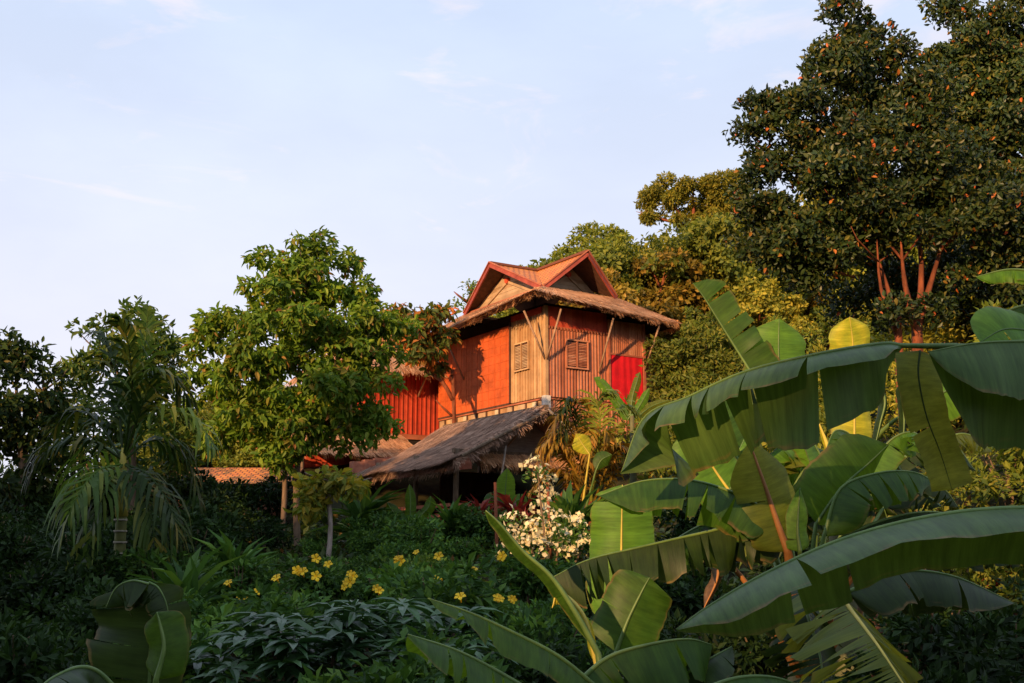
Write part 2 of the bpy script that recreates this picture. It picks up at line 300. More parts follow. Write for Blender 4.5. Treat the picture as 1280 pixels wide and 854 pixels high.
# ------------------------------------------------------------------ ground
YS = [-400, -5, 0, 6, 12, 20, 27, 32, 36, 40, 46]
ZS = [-2, -0.1, 0, 0.08, 0.45, 1.05, 1.75, 2.2, 2.9, 4.6, 6.4]
HX = [-300, -70, -35, -14, -3, 6, 17, 26, 40, 90, 300]
HZ = [0, 2, 6, 12, 18, 22, 26.5, 29, 33, 38, 30]
def gz(x, y):
    x = np.asarray(x, float); y = np.asarray(y, float)
    f = np.interp(y, YS, ZS)
    lf = np.clip((-x - 9) / 20, 0, 1); f = np.where(y > 0, f * (1 - 0.55 * lf), f)
    t = np.clip((y - 46) / 64, 0, 1)
    h = np.interp(x, HX, HZ)
    z = f + np.maximum(h - f, -4) * t
    back = np.clip((y - 125) / 200, 0, 1); z = z * (1 - back * back * (3 - 2 * back))
    k = np.interp(y, [3, 8, 12, 20, 30, 45, 60, 110], [0, .10, .32, .55, .5, .3, .15, 0])
    z = z + np.clip(x - 1.5, 0, 13) * k
    z = z + 0.06 * np.sin(x * 1.3 + y * .7) * np.cos(y * 1.1 - x * .4) + 0.12 * np.sin(x * .31 + 1) * np.sin(y * .27)
    return z
def g1(x, y): return float(gz(x, y))
xs = np.concatenate([np.linspace(-900, -70, 14), np.linspace(-64, -18, 24), np.linspace(-17, 17, 80), np.linspace(18, 64, 24), np.linspace(70, 900, 14)])
ys = np.concatenate([np.linspace(-900, -30, 14), np.linspace(-26, -2, 10), np.linspace(-1, 50, 120), np.linspace(52, 130, 40), np.linspace(140, 1600, 26)])
GX, GY = np.meshgrid(xs, ys); GZ = gz(GX, GY)
V = np.stack([GX.ravel(), GY.ravel(), GZ.ravel()], 1)
nx = len(xs); I = np.arange(len(ys) - 1)[:, None] * nx + np.arange(nx - 1)[None]
F = np.stack([I, I + 1, I + nx + 1, I + nx], -1).reshape(-1, 4)
cy = V[F].mean(1)
def ground_mat():
    m, n, l, b = new_mat('garden ground')
    tc = n.new('ShaderNodeTexCoord'); nz = n.new('ShaderNodeTexNoise'); nz.inputs['Scale'].default_value = 1.6; nz.inputs['Detail'].default_value = 9; nz.inputs['Roughness'].default_value = 0.65; l.new(tc.outputs['Object'], nz.inputs['Vector'])
    sp = n.new('ShaderNodeSeparateXYZ'); l.new(tc.outputs['Object'], sp.inputs[0])
    d = n.new('ShaderNodeVectorMath'); d.operation = 'DISTANCE'; cb = n.new('ShaderNodeCombineXYZ'); l.new(sp.outputs['X'], cb.inputs['X']); mv = n.new('ShaderNodeMath'); mv.operation = 'MULTIPLY'; mv.inputs[1].default_value = 0.45; l.new(sp.outputs['Y'], mv.inputs[0]); l.new(mv.outputs[0], cb.inputs['Y'])
    l.new(cb.outputs[0], d.inputs[0]); d.inputs[1].default_value = (2.0, 3.6, 0)
    ad = n.new('ShaderNodeMath'); ad.operation = 'MULTIPLY_ADD'; ad.inputs[1].default_value = 4.0; l.new(nz.outputs['Fac'], ad.inputs[0]); l.new(d.outputs['Value'], ad.inputs[2])
    mk = n.new('ShaderNodeMapRange'); mk.inputs[1].default_value = 3.6; mk.inputs[2].default_value = 5.4; mk.inputs[3].default_value = 1; mk.inputs[4].default_value = 0; l.new(ad.outputs[0], mk.inputs[0])
    r1 = ramp(n, [(0.35, (0.012, 0.014, 0.006)), (0.7, (0.045, 0.04, 0.016))]); r2 = ramp(n, [(0.3, (0.04, 0.018, 0.010)), (0.55, (0.12, 0.042, 0.025)), (0.75, (0.22, 0.08, 0.045))]); l.new(nz.outputs['Fac'], r1.inputs[0]); l.new(nz.outputs['Fac'], r2.inputs[0])
    mx = n.new('ShaderNodeMix'); mx.data_type = 'RGBA'; l.new(mk.outputs[0], mx.inputs['Factor']); l.new(r1.outputs[0], mx.inputs['A']); l.new(r2.outputs[0], mx.inputs['B']); l.new(mx.outputs['Result'], b.inputs['Base Color']); b.inputs['Roughness'].default_value = 0.95; b.inputs['Specular IOR Level'].default_value = 0.1
    bp = n.new('ShaderNodeBump'); bp.inputs['Strength'].default_value = 0.6; bp.inputs['Distance'].default_value = 0.12; l.new(nz.outputs['Fac'], bp.inputs['Height']); l.new(bp.outputs[0], b.inputs['Normal']); return m
tag(np_mesh('ground', V, F, ground_mat(), smooth=True), kind='structure')

# unseen hill added behind the camera, its crest shaped to shade the garden
HU = [-90, -60, -32, -26, -22, -19.5, -18, -16.7, -15.3, -13.6, -12, -10.8, -9.2, -6, -4.2, -2.7, -1.8, -1.2, 0, 4, 20, 50]
HH = [6, 18, 21, 23, 21, 20, 22, 25.2, 24.6, 22, 21.2, 18.3, 19.0, 20, 17.2, 15.3, 15.2, 16.9, 18.2, 18.5, 17, 5]
uu = np.concatenate([np.linspace(-90, -33, 24), np.linspace(-32, 6, 120), np.linspace(7, 50, 20)])
vv = np.linspace(-110, -18, 50)
UU, VV = np.meshgrid(uu, vv)
HGT = np.interp(UU, HU, HH) * np.exp(-np.abs((VV + 50) / 18) ** 2.2) - 0.6
HGT += 0.35 * np.sin(UU * 2.1 + VV) * np.exp(-np.abs((VV + 50) / 18) ** 2.2)
dv = np.array((0.5, 0.866)); pv = np.array((0.866, -0.5))
V = np.stack([(UU * pv[0] + VV * dv[0]).ravel(), (UU * pv[1] + VV * dv[1]).ravel(), HGT.ravel() - 0.5], 1)
nx = len(uu); I = np.arange(len(vv) - 1)[:, None] * nx + np.arange(nx - 1)[None]
F = np.stack([I, I + 1, I + nx + 1, I + nx], -1).reshape(-1, 4)
tag(np_mesh('hill', V, F, M['forest_floor'], smooth=True), kind='structure')

# ------------------------------------------------------------------ foliage builders
def unit(a): return a / np.maximum(np.linalg.norm(a, axis=-1, keepdims=True), 1e-9)
def leaves(P, D, Nn, size, ar=0.42, fold=0.12, curl=0.0, six=False):
    """one leaf per row: P base, D axis, Nn rough normal; returns V, F(tri)"""
    n = len(P); D = unit(D); S = unit(np.cross(D, Nn)); U = np.cross(S, D)
    Lg = size[:, None]; w = Lg * ar * 0.5
    if not six:
        a = P; m = P + D * Lg * 0.5; t = P + D * Lg - U * Lg * curl
        l_ = m - S * w + U * Lg * fold; r_ = m + S * w + U * Lg * fold
        V = np.stack([a, r_, t, l_], 1).reshape(-1, 3)
        b = (np.arange(n) * 4)[:, None]
        F = np.concatenate([b + [0, 1, 2], b + [0, 2, 3]], 0)
        return V, F
    a = P; c1 = P + D * Lg * 0.34; c2 = P + D * Lg * 0.70 - U * Lg * curl * 0.35; t = P + D * Lg - U * Lg * curl
    V = np.stack([a, c1 + S * w + U * Lg * fold, c2 + S * w * 0.8 + U * Lg * fold * .8, t, c2 - S * w * .8 + U * Lg * fold * .8, c1 - S * w + U * Lg * fold, c1, c2], 1).reshape(-1, 3)
    b = (np.arange(n) * 8)[:, None]
    F = np.concatenate([b + [0, 1, 6], b + [1, 2, 7], b + [1, 7, 6], b + [2, 3, 7], b + [0, 6, 5], b + [5, 6, 7], b + [5, 7, 4], b + [4, 7, 3]], 0)
    return V, F
def rand_dir(n):
    return unit(rng.normal(size=(n, 3)))
def crown_points(mains, dens, subr, per, flat=0.75):
    """mains: list of (centre, radii). Sub-clumps in each, leaves on shells of the sub-clumps. -> P, outward, clump index"""
    P = []; O = []
    for c, r in mains:
        c = np.array(c, float); r = np.array(r, float)
        ns = max(3, int(dens * (r[0] * r[1] * r[2]) ** (2 / 3) / subr ** 2))
        d = rand_dir(ns); rad = rng.uniform(0.35, 1.0, (ns, 1)) ** 0.6
        sc = c + d * r * rad
        sr = subr * rng.uniform(0.55, 1.35, ns)
        k = np.maximum(6, (per * (sr / subr) ** 2)).astype(int)
        idx = np.repeat(np.arange(ns), k)
        dd = rand_dir(len(idx)); dd[:, 2] = dd[:, 2] * 0.8 + 0.18; dd = unit(dd)
        rr = rng.uniform(0.25, 1.05, (len(idx), 1)) ** 0.55
        P.append(sc[idx] + dd * rr * sr[idx][:, None] * np.array([1, 1, flat]))
        O.append(unit(dd + 0.55 * d[idx]))
    return np.concatenate(P), np.concatenate(O)
def crown_leaves(P, O, size, droop=0.3, up=0.6, ar=0.42, jit=0.6, tang=0.0, **kw):
    n = len(P)
    D = O * (1 - tang) + rng.normal(size=(n, 3)) * (jit + .2 * tang); D[:, 2] -= droop
    Nn = O * (0.6 + tang) + rng.normal(size=(n, 3)) * 0.35; Nn[:, 2] += up
    return leaves(P, D, Nn, size * rng.uniform(0.65, 1.25, n), ar, **kw)
def join(*parts):
    Vs = []; Fs = []; o = 0
    for v, f in parts: Vs.append(v); Fs.append(f + o); o += len(v)
    return np.concatenate(Vs), np.concatenate(Fs)

def limbs(mb, base, fork, targets, r0, seed=0):
    rd = random.Random(seed); base = Vector(base); fork = Vector(fork)
    mid = (base + fork) / 2 + Vector((rd.uniform(-.06, .06), rd.uniform(-.06, .06), 0))
    mb.tube(catmull([base - Vector((0, 0, .3)), base + Vector((0, 0, .05)), mid, fork], 8), [r0 * (1.35 - .6 * i / 7) if i < 2 else r0 * (1.05 - .3 * i / 7) for i in range(8)], 9)
    for t in targets:
        t = Vector(t); s = fork.lerp(base, rd.uniform(0, .22)); m1 = s.lerp(t, .45) + Vector((rd.uniform(-.15, .15), rd.uniform(-.15, .15), rd.uniform(.0, .25)))
        mb.tube(catmull([s, m1, t], 7), [r0 * (.62 - .5 * i / 6) for i in range(7)], 6)
        for _ in range(3):
            q = t + Vector((rd.uniform(-.6, .6), rd.uniform(-.6, .6), rd.uniform(-.1, .6)))
            mb.tube([m1.lerp(t, .55), m1.lerp(q, .8), q], [r0 * .22, r0 * .14, r0 * .05], 5)
    return mb

def px_tree(name, base_px, Y, clumps, trunk, mat, bark, label, cat='tree', group=None, dens=1.0, subr=.42, per=60, lsize=.2, droop=.4, r0=.14, depth=None, six=False, ar=.42, jit=.6, up=.18, curl=0.0, tang=.35):
    """clumps in photo pixels (x, y, rx, ry, dy) of the survey at distance Y"""
    b = at(base_px, 600, Y); b.z = g1(b.x, Y); base = b
    root = thing(name, base, label, cat, group)
    s = Y / 1422; mains = []
    for cx, cyy, rx, ry, dy in clumps:
        p = at(cx, cyy, Y + dy); k = (Y + dy) / 1422
        d = depth if depth else (rx + ry) / 2 * k
        mains.append((np.array(p - base), (rx * k, max(d * .9, .5), ry * k)))
    P, O = crown_points(mains, dens * 1.5, subr, per * 1.7)
    v, f = crown_leaves(P, O, lsize, droop, up, ar, jit, tang, six=six, curl=curl)
    np_mesh('crown', v, f, mat, root)
    mb = MB()
    for (tb, fk, tg) in trunk:
        bb = at(tb[0], 600, Y); bb = Vector((bb.x, Y, g1(bb.x, Y)))
        limbs(mb, bb - base, at(fk[0], fk[1], Y) - base, [at(x, y_, Y + d_) - base for x, y_, d_ in tg], r0 * (tb[1] if len(tb) > 1 else 1), seed=len(mb.v))
    mb.build('trunk', bark, root, smooth=True)
    return root

# ------------------------------------------------------------------ thatch
def thatch_geo(quads, n, ln=.55, wd=.03, lift=.05, fringe=0, fringe_len=.3):
    Vs = []; o = 0
    for q in quads:
        a, b, c, d = [np.array(p, float) for p in q]       # top-left, top-right, bottom-right, bottom-left
        area = np.linalg.norm(np.cross(b - a, d - a)) + np.linalg.norm(np.cross(b - c, d - c)); k = int(n * area / 2)
        s = rng.uniform(0, 1, k)[:, None]; t = (rng.uniform(0, 1, k))[:, None]
        p = (a * (1 - s) + b * s) * (1 - t) + (d * (1 - s) + c * s) * t
        down = unit((d * (1 - s) + c * s) - (a * (1 - s) + b * s)); side = unit(np.broadcast_to(b - a + c - d, p.shape))
        nn = unit(np.cross(side, down)); nn *= np.sign(nn[:, 2:3] + 1e-9)
        dr = unit(down + side * rng.normal(size=(k, 1)) * .10); ll = ln * rng.uniform(.6, 1.3, (k, 1)); ww = wd * rng.uniform(.5, 1.3, (k, 1)) / 2
        h0 = rng.uniform(0.0, lift, (k, 1)); h1 = h0 * .3 + rng.uniform(0, lift * 1.2, (k, 1))
        e = p + dr * ll + nn * h1 - np.array([0, 0, 1]) * 0; st = p + nn * h0
        Vs.append(np.stack([st - side * ww, st + side * ww, e + side * ww * .6, e - side * ww * .6], 1).reshape(-1, 3))
        if fringe:
            k = int(fringe * np.linalg.norm(c - d)); s = rng.uniform(0, 1, k)[:, None]
            p = d * (1 - s) + c * s; dn = unit(((d - a) + (c - b)))
            dirn = unit(np.broadcast_to(dn, p.shape) * .55 + np.array([0, 0, -1.0]) * rng.uniform(.3, 1.3, (k, 1)) + rng.normal(size=(k, 3)) * .16)
            ll = fringe_len * rng.uniform(.35, 1.25, (k, 1)) * (1 + .35 * np.sin(s * 37) * np.sin(s * 13)); side = unit(np.broadcast_to(c - d, p.shape)); ww = wd * rng.uniform(.4, 1.1, (k, 1)) / 2
            st = p - dn * .12 + np.array([0, 0, 1]) * rng.uniform(-.05, .07, (k, 1)); e = st + dirn * ll
            Vs.append(np.stack([st - side * ww, st + side * ww, e + side * ww * .3, e - side * ww * .3], 1).reshape(-1, 3))
    V = np.concatenate(Vs); F = np.arange(len(V)).reshape(-1, 4)
    return V, F
def thatch_roof(name, quads, th, n, mat, parent, **kw):
    V, F = thatch_geo(quads, n, **kw); V = list(map(tuple, V)); F = [tuple(q) for q in F]
    mb = MB(); mb.v = V; mb.f = F
    for q in quads:
        qq = [Vector(p) for p in q]
        if (qq[1] - qq[0]).cross(qq[3] - qq[0]).z < 0: qq = qq[::-1]
        mb.slab(qq, th)
    return mb.build(name, mat, parent)

def planks(mb, axis, a0, a1, z0, z1, face, out, w=.16, th=.03, gap=.006, batten=False):
    """vertical boards on a wall plane; axis 'x' or 'y', face = plane coordinate, out = +-1 outward"""
    n = max(1, round((a1 - a0) / w)); st = (a1 - a0) / n
    for i in range(n):
        p0, p1 = a0 + i * st + gap / 2, a0 + (i + 1) * st - gap / 2; d = out * (th + random.uniform(0, .012))
        f0, f1 = sorted((face, face + d))
        (mb.box(p0, p1, f0, f1, z0, z1) if axis == 'x' else mb.box(f0, f1, p0, p1, z0, z1))
        if batten:
            d2 = out * (th + .035); g0, g1_ = sorted((face + out * .005, face + d2)); q0, q1 = p1 - .022, p1 + .022
            (mb.box(q0, q1, g0, g1_, z0 + .002, z1 - .002) if axis == 'x' else mb.box(g0, g1_, q0, q1, z0 + .002, z1 - .002))
    return mb

# ------------------------------------------------------------------ main house (local x along the shaded right wall, y along the lit left wall)
ROT = math.atan2(.537, .843)
HO = Vector((1.15, 38.0, 0))
H = thing('wooden_house', HO, 'two-storey wooden house with crossed tiled gables, straw eaves and a bright red doorway curtain', 'house', rz=ROT)
FL, WT, GB, AP, EV = 7.02, 9.95, 10.72, 12.02, 10.0
XL, XE, YL = 2.65, 4.18, 7.4
core = MB().box(0.03, XE - .03, .03, YL - .03, 5.6, WT + .3); core.build('interior', M['black'], H)
mb = MB(); planks(mb, 'y', .06, 2.14, FL, WT + .2, 0.03, -1, .17, batten=True); mb.build('side_wall', M['pale_wood'], H)
mb = MB(); planks(mb, 'x', .06, XL - .05, FL, 9.36, 0.03, -1, .13, batten=True); mb.build('front_wall', M['brown_wood'], H)
mb = MB(); planks(mb, 'x', .06, XL - .05, 9.46, WT + .2, 0.03, -1, .15); mb.build('upper_boarding', M['red_wood'], H)
mb = MB(); planks(mb, 'x', XL + .05, XE, 8.72, WT, 0.03, -1, .09, batten=True); mb.build('lattice_panel', M['brown_wood'], H)
mb = MB()
for i in range(20):                       # row of ventilation dentils under the upper boarding
    x = .08 + i * .13; mb.box(x, x + .065, -.05, .028, 9.362, 9.458)
mb.build('vent_slats', M['trim'], H)
# orange screen on the lit wall, with seams and a dark edge
mb = MB(); ywid = [2.2, 3.15, 4.1, 5.05, 6.0, 6.7, 7.4]
for a, b in zip(ywid[:-1], ywid[1:]): mb.box(-.075, .028, a + .006, b - .006, FL + .02, WT - .12)
mb.build('woven_screen', M['orange_mat'], H)
mb = MB()
for k in range(9): z = FL + .3 + k * .31; mb.box(-.088, -.074, 2.2, YL, z, z + .018)
for k in range(13): y = 2.4 + k * .4; mb.box(-.086, -.0745, y, y + .014, FL + .03, WT - .13)
mb.build('screen_lath', M['orange_mat'], H)
mb = MB().box(-.10, .02, 2.145, 2.195, FL, WT); mb.box(-.095, .02, 2.2, YL, FL - .04, FL + .018).build('screen_frame', M['dark_wood'], H)
mb = MB(); planks(mb, 'y', .2, 2.14, WT - .12 + .1, WT + .19, -.02, -1, .3); mb.build('top_board', M['red_wood'], H)
# ledge, lower skirting and its posts
MB().box(-.07, .0, .0, YL, FL - .1, FL - .042).box(.0, XE, -.07, 0, FL - .1, FL - .042).build('ledge', M['trim'], H)
mb = MB(); planks(mb, 'y', .1, YL, 5.9, FL - .11, .03, -1, .28); mb.build('skirting', M['pale_wood'], H)
mb = MB(); planks(mb, 'x', .12, XE, 5.9, FL - .11, .03, -1, .2, batten=True); mb.build('skirting', M['brown_wood'], H)
for i in range(9):
    y = .55 + i * .8 + .12 * math.sin(i * 5.1); w_ = (.2, .42, .3)[i % 3]
    MB().box(-.06, -.02, y, y + w_, 5.9, FL - .13).build('skirting_panel', M['gable' if i % 3 else 'cream'], H)
    MB().box(-.05, -.018, y - .08, y - .03, 5.9, FL - .12).build('skirting_stud', M['dark_wood'], H)
MB().box(-.10, .12, -.10, .12, 6.45, FL + .02).build('corner_block', M['white_block'], H)
MB().box(-.06, .06, -.06, .06, FL + .02, WT + .2).build('corner_post', M['pale_wood'], H)
MB().box(XL - .05, XL + .05, -.08, .05, FL, WT).build('door_post', M['trim'], H)
MB().box(XE, XE + .1, -.08, .05, 5.9, WT).build('door_post', M['trim'], H)
# curtain with soft folds
nxs = 60; V = []; 
for j, z in enumerate((FL - .05, 7.6, 8.2, 8.7)):
    for i in range(nxs):
        x = XL + .06 + (XE - XL - .1) * i / (nxs - 1); V.append((x, -.045 + .007 * math.sin(x * 19 + 1.2 * math.sin(j * .6 + x * 5)), z))
F = [(j * nxs + i, j * nxs + i + 1, (j + 1) * nxs + i + 1, (j + 1) * nxs + i) for j in range(3) for i in range(nxs - 1)]
np_mesh('curtain', V, F, M['curtain'], H, smooth=True)
MB().box(XL + .05, XE, -.07, -.0, 8.70, 8.76).build('curtain_rail', M['trim'], H)
def window(axis, a0, a1, z0, z1, face):
    fr = MB(); sh = MB(); mid = (a0 + a1) / 2; w = .05
    def bx(m, p0, p1, d0, d1, q0, q1):
        (m.box(p0, p1, face + d0, face + d1, q0, q1) if axis == 'x' else m.box(face + d0, face + d1, p0, p1, q0, q1))
    for p0, p1, q0, q1 in ((a0 - w, a0, z0 - w, z1 + w), (a1, a1 + w, z0 - w, z1 + w), (a0, a1, z1, z1 + w), (a0, a1, z0 - w, z0), (mid - .025, mid + .025, z0, z1)):
        bx(fr, p0, p1, -.055, .0, q0, q1)
    o = fr.build('window', M['brown_wood'] if axis == 'x' else M['pale_wood'], H)
    sl = MB(); n = 15
    for (s0, s1) in ((a0 + .03, mid - .055), (mid + .055, a1 - .03)):
        for k in range(n):
            q = z0 + .05 + (z1 - z0 - .1) * k / n
            bx(sl, s0, s1, -.028 - .0012 * (k % 2), -.004, q, q + (z1 - z0 - .1) / n * .62)
    sl.build('louvre_shutter', M['brown_wood'] if axis == 'x' else M['gable'], o)
    bx(sh, a0, a1, -.003, .02, z0, z1); sh.build('pane', M['dark_wood'], o)
window('y', 1.0, 1.85, 8.13, 9.04, -.045); window('x', .82, 1.68, 8.1, 9.02, -.055)
# struts
for (b, t) in (((-.05, -.02, 8.28), (-.9, -.02, 9.86)), ((.0, -.06, 8.28), (.0, -.92, 9.86)), ((2.2, -.05, 8.0), (2.2, -.92, 9.8)), ((4.22, -.06, 8.25), (4.22, -.95, 9.75)), ((-.08, 5.4, 8.3), (-.9, 5.4, 9.8))):
    MB().tube([b, t], .036, 8).build('strut', M['pole'], H, smooth=True)
# straw eave skirt all round
inn = [(-.28, -.28, GB), (XL + .1, -.28, GB), (XL + .1, 4.9, GB), (-.28, 4.9, GB)]
ev = [(-1.12, -1.12, EV + .34), (5.0, -1.12, EV - .10), (5.0, 7.7, EV - .08), (-1.12, 7.7, EV - .06)]
quads = [(inn[i], inn[(i + 1) % 4], ev[(i + 1) % 4], ev[i]) for i in range(4)]
thatch_roof('thatch_eave', quads, .10, 420, M['thatch'], H, ln=.5, wd=.035, lift=.04, fringe=300, fringe_len=.25)
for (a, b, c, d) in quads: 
    dn_ = Vector((0, 0, -.13)); MB().slab([Vector(d) * .985 + Vector((0, 0, Vector(d).z * .015)) + dn_, Vector(c) * .985 + Vector((0, 0, Vector(c).z * .015)) + dn_, Vector(b) + dn_ * 2.2, Vector(a) + dn_ * 2.2], .02).build('shade_soffit', M['black'], H)  # black sheet added under the thatch, painting in the eave shade
mb = MB()
for p, q in ((ev[3], ev[0]), (ev[0], ev[1])):
    mb.bar(Vector(p) * .93 + Vector((0, 0, .6)), Vector(q) * .93 + Vector((0, 0, .6)), .06)
mb.build('eave_pole', M['dark_wood'], H)
# crossed tile roofs
def roof_face(name, q, parent, th=.06, mat=None):
    q = [Vector(p) for p in q]
    n = (q[1] - q[0]).cross(q[2] - q[0])
    if n.z < 0: q = [q[0]] + q[:0:-1]
    n = (q[1] - q[0]).cross(q[2] - q[0]).normalized()
    e = Vector((0, 0, 1)).cross(n).normalized(); d = n.cross(e)
    k = len(q); V = q + [p - n * th for p in q]
    me = bpy.data.meshes.new(name)
    fs = [tuple(range(k)), tuple(range(2 * k - 1, k - 1, -1))] + [(i, i + k, (i + 1) % k + k, (i + 1) % k) for i in range(k)]
    me.from_pydata(V, [], fs); ul = me.uv_layers.new(name='UVMap')
    for lp in me.loops: p = V[lp.vertex_index]; ul.data[lp.index].uv = (p.dot(e), p.dot(d))
    me.update(); o = link_mesh(name, me, [mat or M['tile'], M['dark_wood']], parent)
    for i, p in enumerate(me.polygons): p.material_index = 1 if i else 0
    return o
cx_, cy_ = 1.2, 2.3                       # crossing of the ridges
lx, rx, ly, ry = -.32, XL + .15, -.32, 4.95
AL = (-.8, cy_, AP); AR = (cx_, -.8, AP); X0 = (cx_, cy_, AP)
roof_face('tile_roof', [AL, X0, (lx, ly, GB)], H); roof_face('tile_roof', [AR, X0, (lx, ly, GB)], H)
roof_face('tile_roof', [AL, X0, (lx, ry, GB)], H); roof_face('tile_roof', [AR, X0, (rx, ly, GB)], H)
roof_face('tile_roof', [X0, (cx_, 5.3, AP), (lx, ry, GB)], H); roof_face('tile_roof', [X0, (cx_, 5.3, AP), (rx, ry, GB)], H)
roof_face('tile_roof', [X0, (3.2, cy_, AP), (rx, ly, GB)], H); roof_face('tile_roof', [X0, (3.2, cy_, AP), (rx, ry, GB)], H)
rc = MB(); rc.bar((-.84, cy_, AP + .04), (3.2, cy_, AP + .04), .14, .08); rc.build('ridge_cap', M['tile'], H)
rc = MB(); rc.bar((cx_, -.84, AP + .045), (cx_, 5.3, AP + .045), .13, .085); rc.build('ridge_cap', M['tile'], H)
for (ap, b0, b1, dn) in ((AL, (lx, ly, GB), (lx, ry, GB), Vector((-.03, 0, 0))), (AR, (lx, ly, GB), (rx, ly, GB), Vector((0, -.03, 0)))):
    for b in (b0, b1):
        a = Vector(ap) + dn - Vector((0, 0, .05)); bb = Vector(b) + dn - Vector((0, 0, .08))
        MB().bar(a, bb, .05, .15).build('barge_board', M['rake'], H)
        MB().bar(a + dn + Vector((0, 0, .115)), bb + dn + Vector((0, 0, .115)), .07, .045).build('barge_trim', M['trim'], H)
# gable triangles, boarded, with a base beam and a red boss
def gable_tri(axis, c, half, plane, dark):
    mb = MB(); n = 9
    hgt = AP - GB - .12
    for i in range(n):
        z0 = GB + hgt * i / n; z1 = z0 + hgt / n - .006; w0 = half * (1 - i / n) * .97; w1 = half * (1 - (i + 1) / n) * .97; d = -.008 * (i % 2)
        q = [(-w0, z0), (w0, z0), (w1, z1), (-w1, z1)]
        pts = [((c + a, plane + d, z) if axis == 'x' else (plane + d, c + a, z)) for a, z in q] + [((c + a, plane + .04, z) if axis == 'x' else (plane + .04, c + a, z)) for a, z in q]
        mb.add(pts, [(0, 1, 2, 3), (7, 6, 5, 4), (0, 4, 5, 1), (1, 5, 6, 2), (2, 6, 7, 3), (3, 7, 4, 0)])
    mb.build('gable_wall', M['gable'], H)
    for sgn in (-1, 1):                    # inner struts drawn across the gable
        m = MB(); p0 = (c + sgn * half * .62, GB + .06); p1 = (c, GB + hgt * .62)
        f = lambda p: ((p[0], plane - .03, p[1]) if axis == 'x' else (plane - .03, p[0], p[1]))
        m.bar(f(p0), f(p1), .05, .09).build('gable_batten', M['gable'], H)
    f = lambda a, z, d: ((a, plane + d, z) if axis == 'x' else (plane + d, a, z))
    MB().tube([f(c, GB + hgt * .66, -.10), f(c, GB + hgt * .66, .0)], .11, 12).build('gable_boss', M['red_wood'], H)
    MB().bar(f(c - half, GB - .03, -.2), f(c + half, GB - .03, -.2), .09, .14).build('gable_beam', M['trim'], H)
gable_tri('y', (ly + ry) / 2, (ry - ly) / 2, -.05, False); gable_tri('x', (lx + rx) / 2, (rx - lx) / 2, .45, True)

# ------------------------------------------------------------------ red annex behind, thatch lean-to
def hl(x, y, z=0):                        # house-local to world
    c, s = math.cos(ROT), math.sin(ROT); return Vector((HO.x + x * c - y * s, HO.y + x * s + y * c, z))
A = thing('red_annex', hl(-3.4, 7.9), 'red plank annex with a straw eave, half hidden by the broad layered tree', 'house', rz=ROT)
core = MB().box(.03, 3.6, .04, 4.0, 5.5, 9.6).build('interior', M['black'], A)
mb = MB(); planks(mb, 'x', 0, 3.62, 6.4, 9.3, .04, -1, .2, batten=True); mb.build('wall', M['red_wood'], A)
MB().box(-.05, 3.64, -.03, .03, 6.2, 6.39).build('sill_beam', M['trim'], A)
q = [[(0, .6, 9.75), (3.5, .6, 9.75), (3.5, -.95, 8.72), (-.9, -.95, 8.72)], [(0, 3.6, 9.75), (0, .6, 9.75), (-.9, -.95, 8.72), (-.9, 4.6, 8.72)]]
thatch_roof('thatch_eave', q, .1, 350, M['thatch'], A, ln=.5, wd=.03, lift=.06, fringe=150, fringe_len=.3)
roof_face('tile_roof', [(1.2, .5, 9.8), (3.3, .5, 9.8), (3.3, 2.2, 11.0), (1.9, 2.2, 11.0)], A); roof_face('tile_roof', [(1.2, .5, 9.8), (1.9, 2.2, 11.0), (1.2, 3.8, 9.8)], A)
roof_face('tile_roof', [(1.2, 3.8, 9.8), (3.3, 3.8, 9.8), (3.3, 2.2, 11.0), (1.9, 2.2, 11.0)], A)
for xx in (1.2, 2.7): MB().tube([(xx, -.03, 7.9), (xx, -.8, 8.85)], .045, 7).build('strut', M['pole'], A, smooth=True)

LT = thing('lean_to', hl(-5.2, 5.6, g1(*hl(-5.2, 5.6)[:2])), 'low straw-roofed lean-to between the round-eaved hut and the layered tree', 'shed', rz=ROT)
zb = LT.location.z; 
thatch_roof('thatch_roof', [[(-1.5, 1.2, 6.2 - zb), (3.2, 1.2, 6.2 - zb), (3.2, -.6, 5.3 - zb), (-1.5, -.6, 5.3 - zb)]], .1, 350, M['thatch'], LT, ln=.5, fringe=150, fringe_len=.28)
for xx in (-1.3, .8, 3.0): MB().tube([(xx, -.3, -.3), (xx, -.3, 5.4 - zb)], .07, 8).build('post', M['bark'], LT, smooth=True)
mb = MB(); planks(mb, 'x', -1.4, 3.1, -.3, 5.9 - zb, .9, -1, .22); mb.build('wall', M['red_wood'], LT)

# ------------------------------------------------------------------ thatched hut
UX = -2.35
hb = hl(UX, -.3); hgz = g1(hb.x, hb.y)
U = thing('thatched_hut', Vector((HO.x, HO.y, 0)), 'open garden hut under a sagging weathered thatch roof, below the wooden house', 'hut', rz=ROT)
RZ, EZ = 6.12, 4.45
rf, rb = (UX, -3.45, RZ), (UX, 2.75, RZ)
lf_, lb = (UX - 3.0, -3.3, EZ - .05), (UX - 2.75, 3.9, EZ)
rtf, rtb = (UX + 2.0, -3.3, EZ + .35), (UX + 1.7, 3.0, EZ + .35)
def sag(a, b, c, d, n=5, m=4, s=.14):       # quad into a sagging grid of quads
    a, b, c, d = map(Vector, (a, b, c, d)); P = []
    for j in range(m + 1):
        for i in range(n + 1):
            u, v = i / n, j / m; p = (a * (1 - u) + b * u) * (1 - v) + (d * (1 - u) + c * u) * v
            p.z -= s * math.sin(math.pi * v) + .05 * math.sin(u * 9 + 1) * v; P.append(p)
    return [(P[j * (n + 1) + i], P[j * (n + 1) + i + 1], P[(j + 1) * (n + 1) + i + 1], P[(j + 1) * (n + 1) + i]) for j in range(m) for i in range(n)]
ql = sag(rb, rf, lf_, lb)
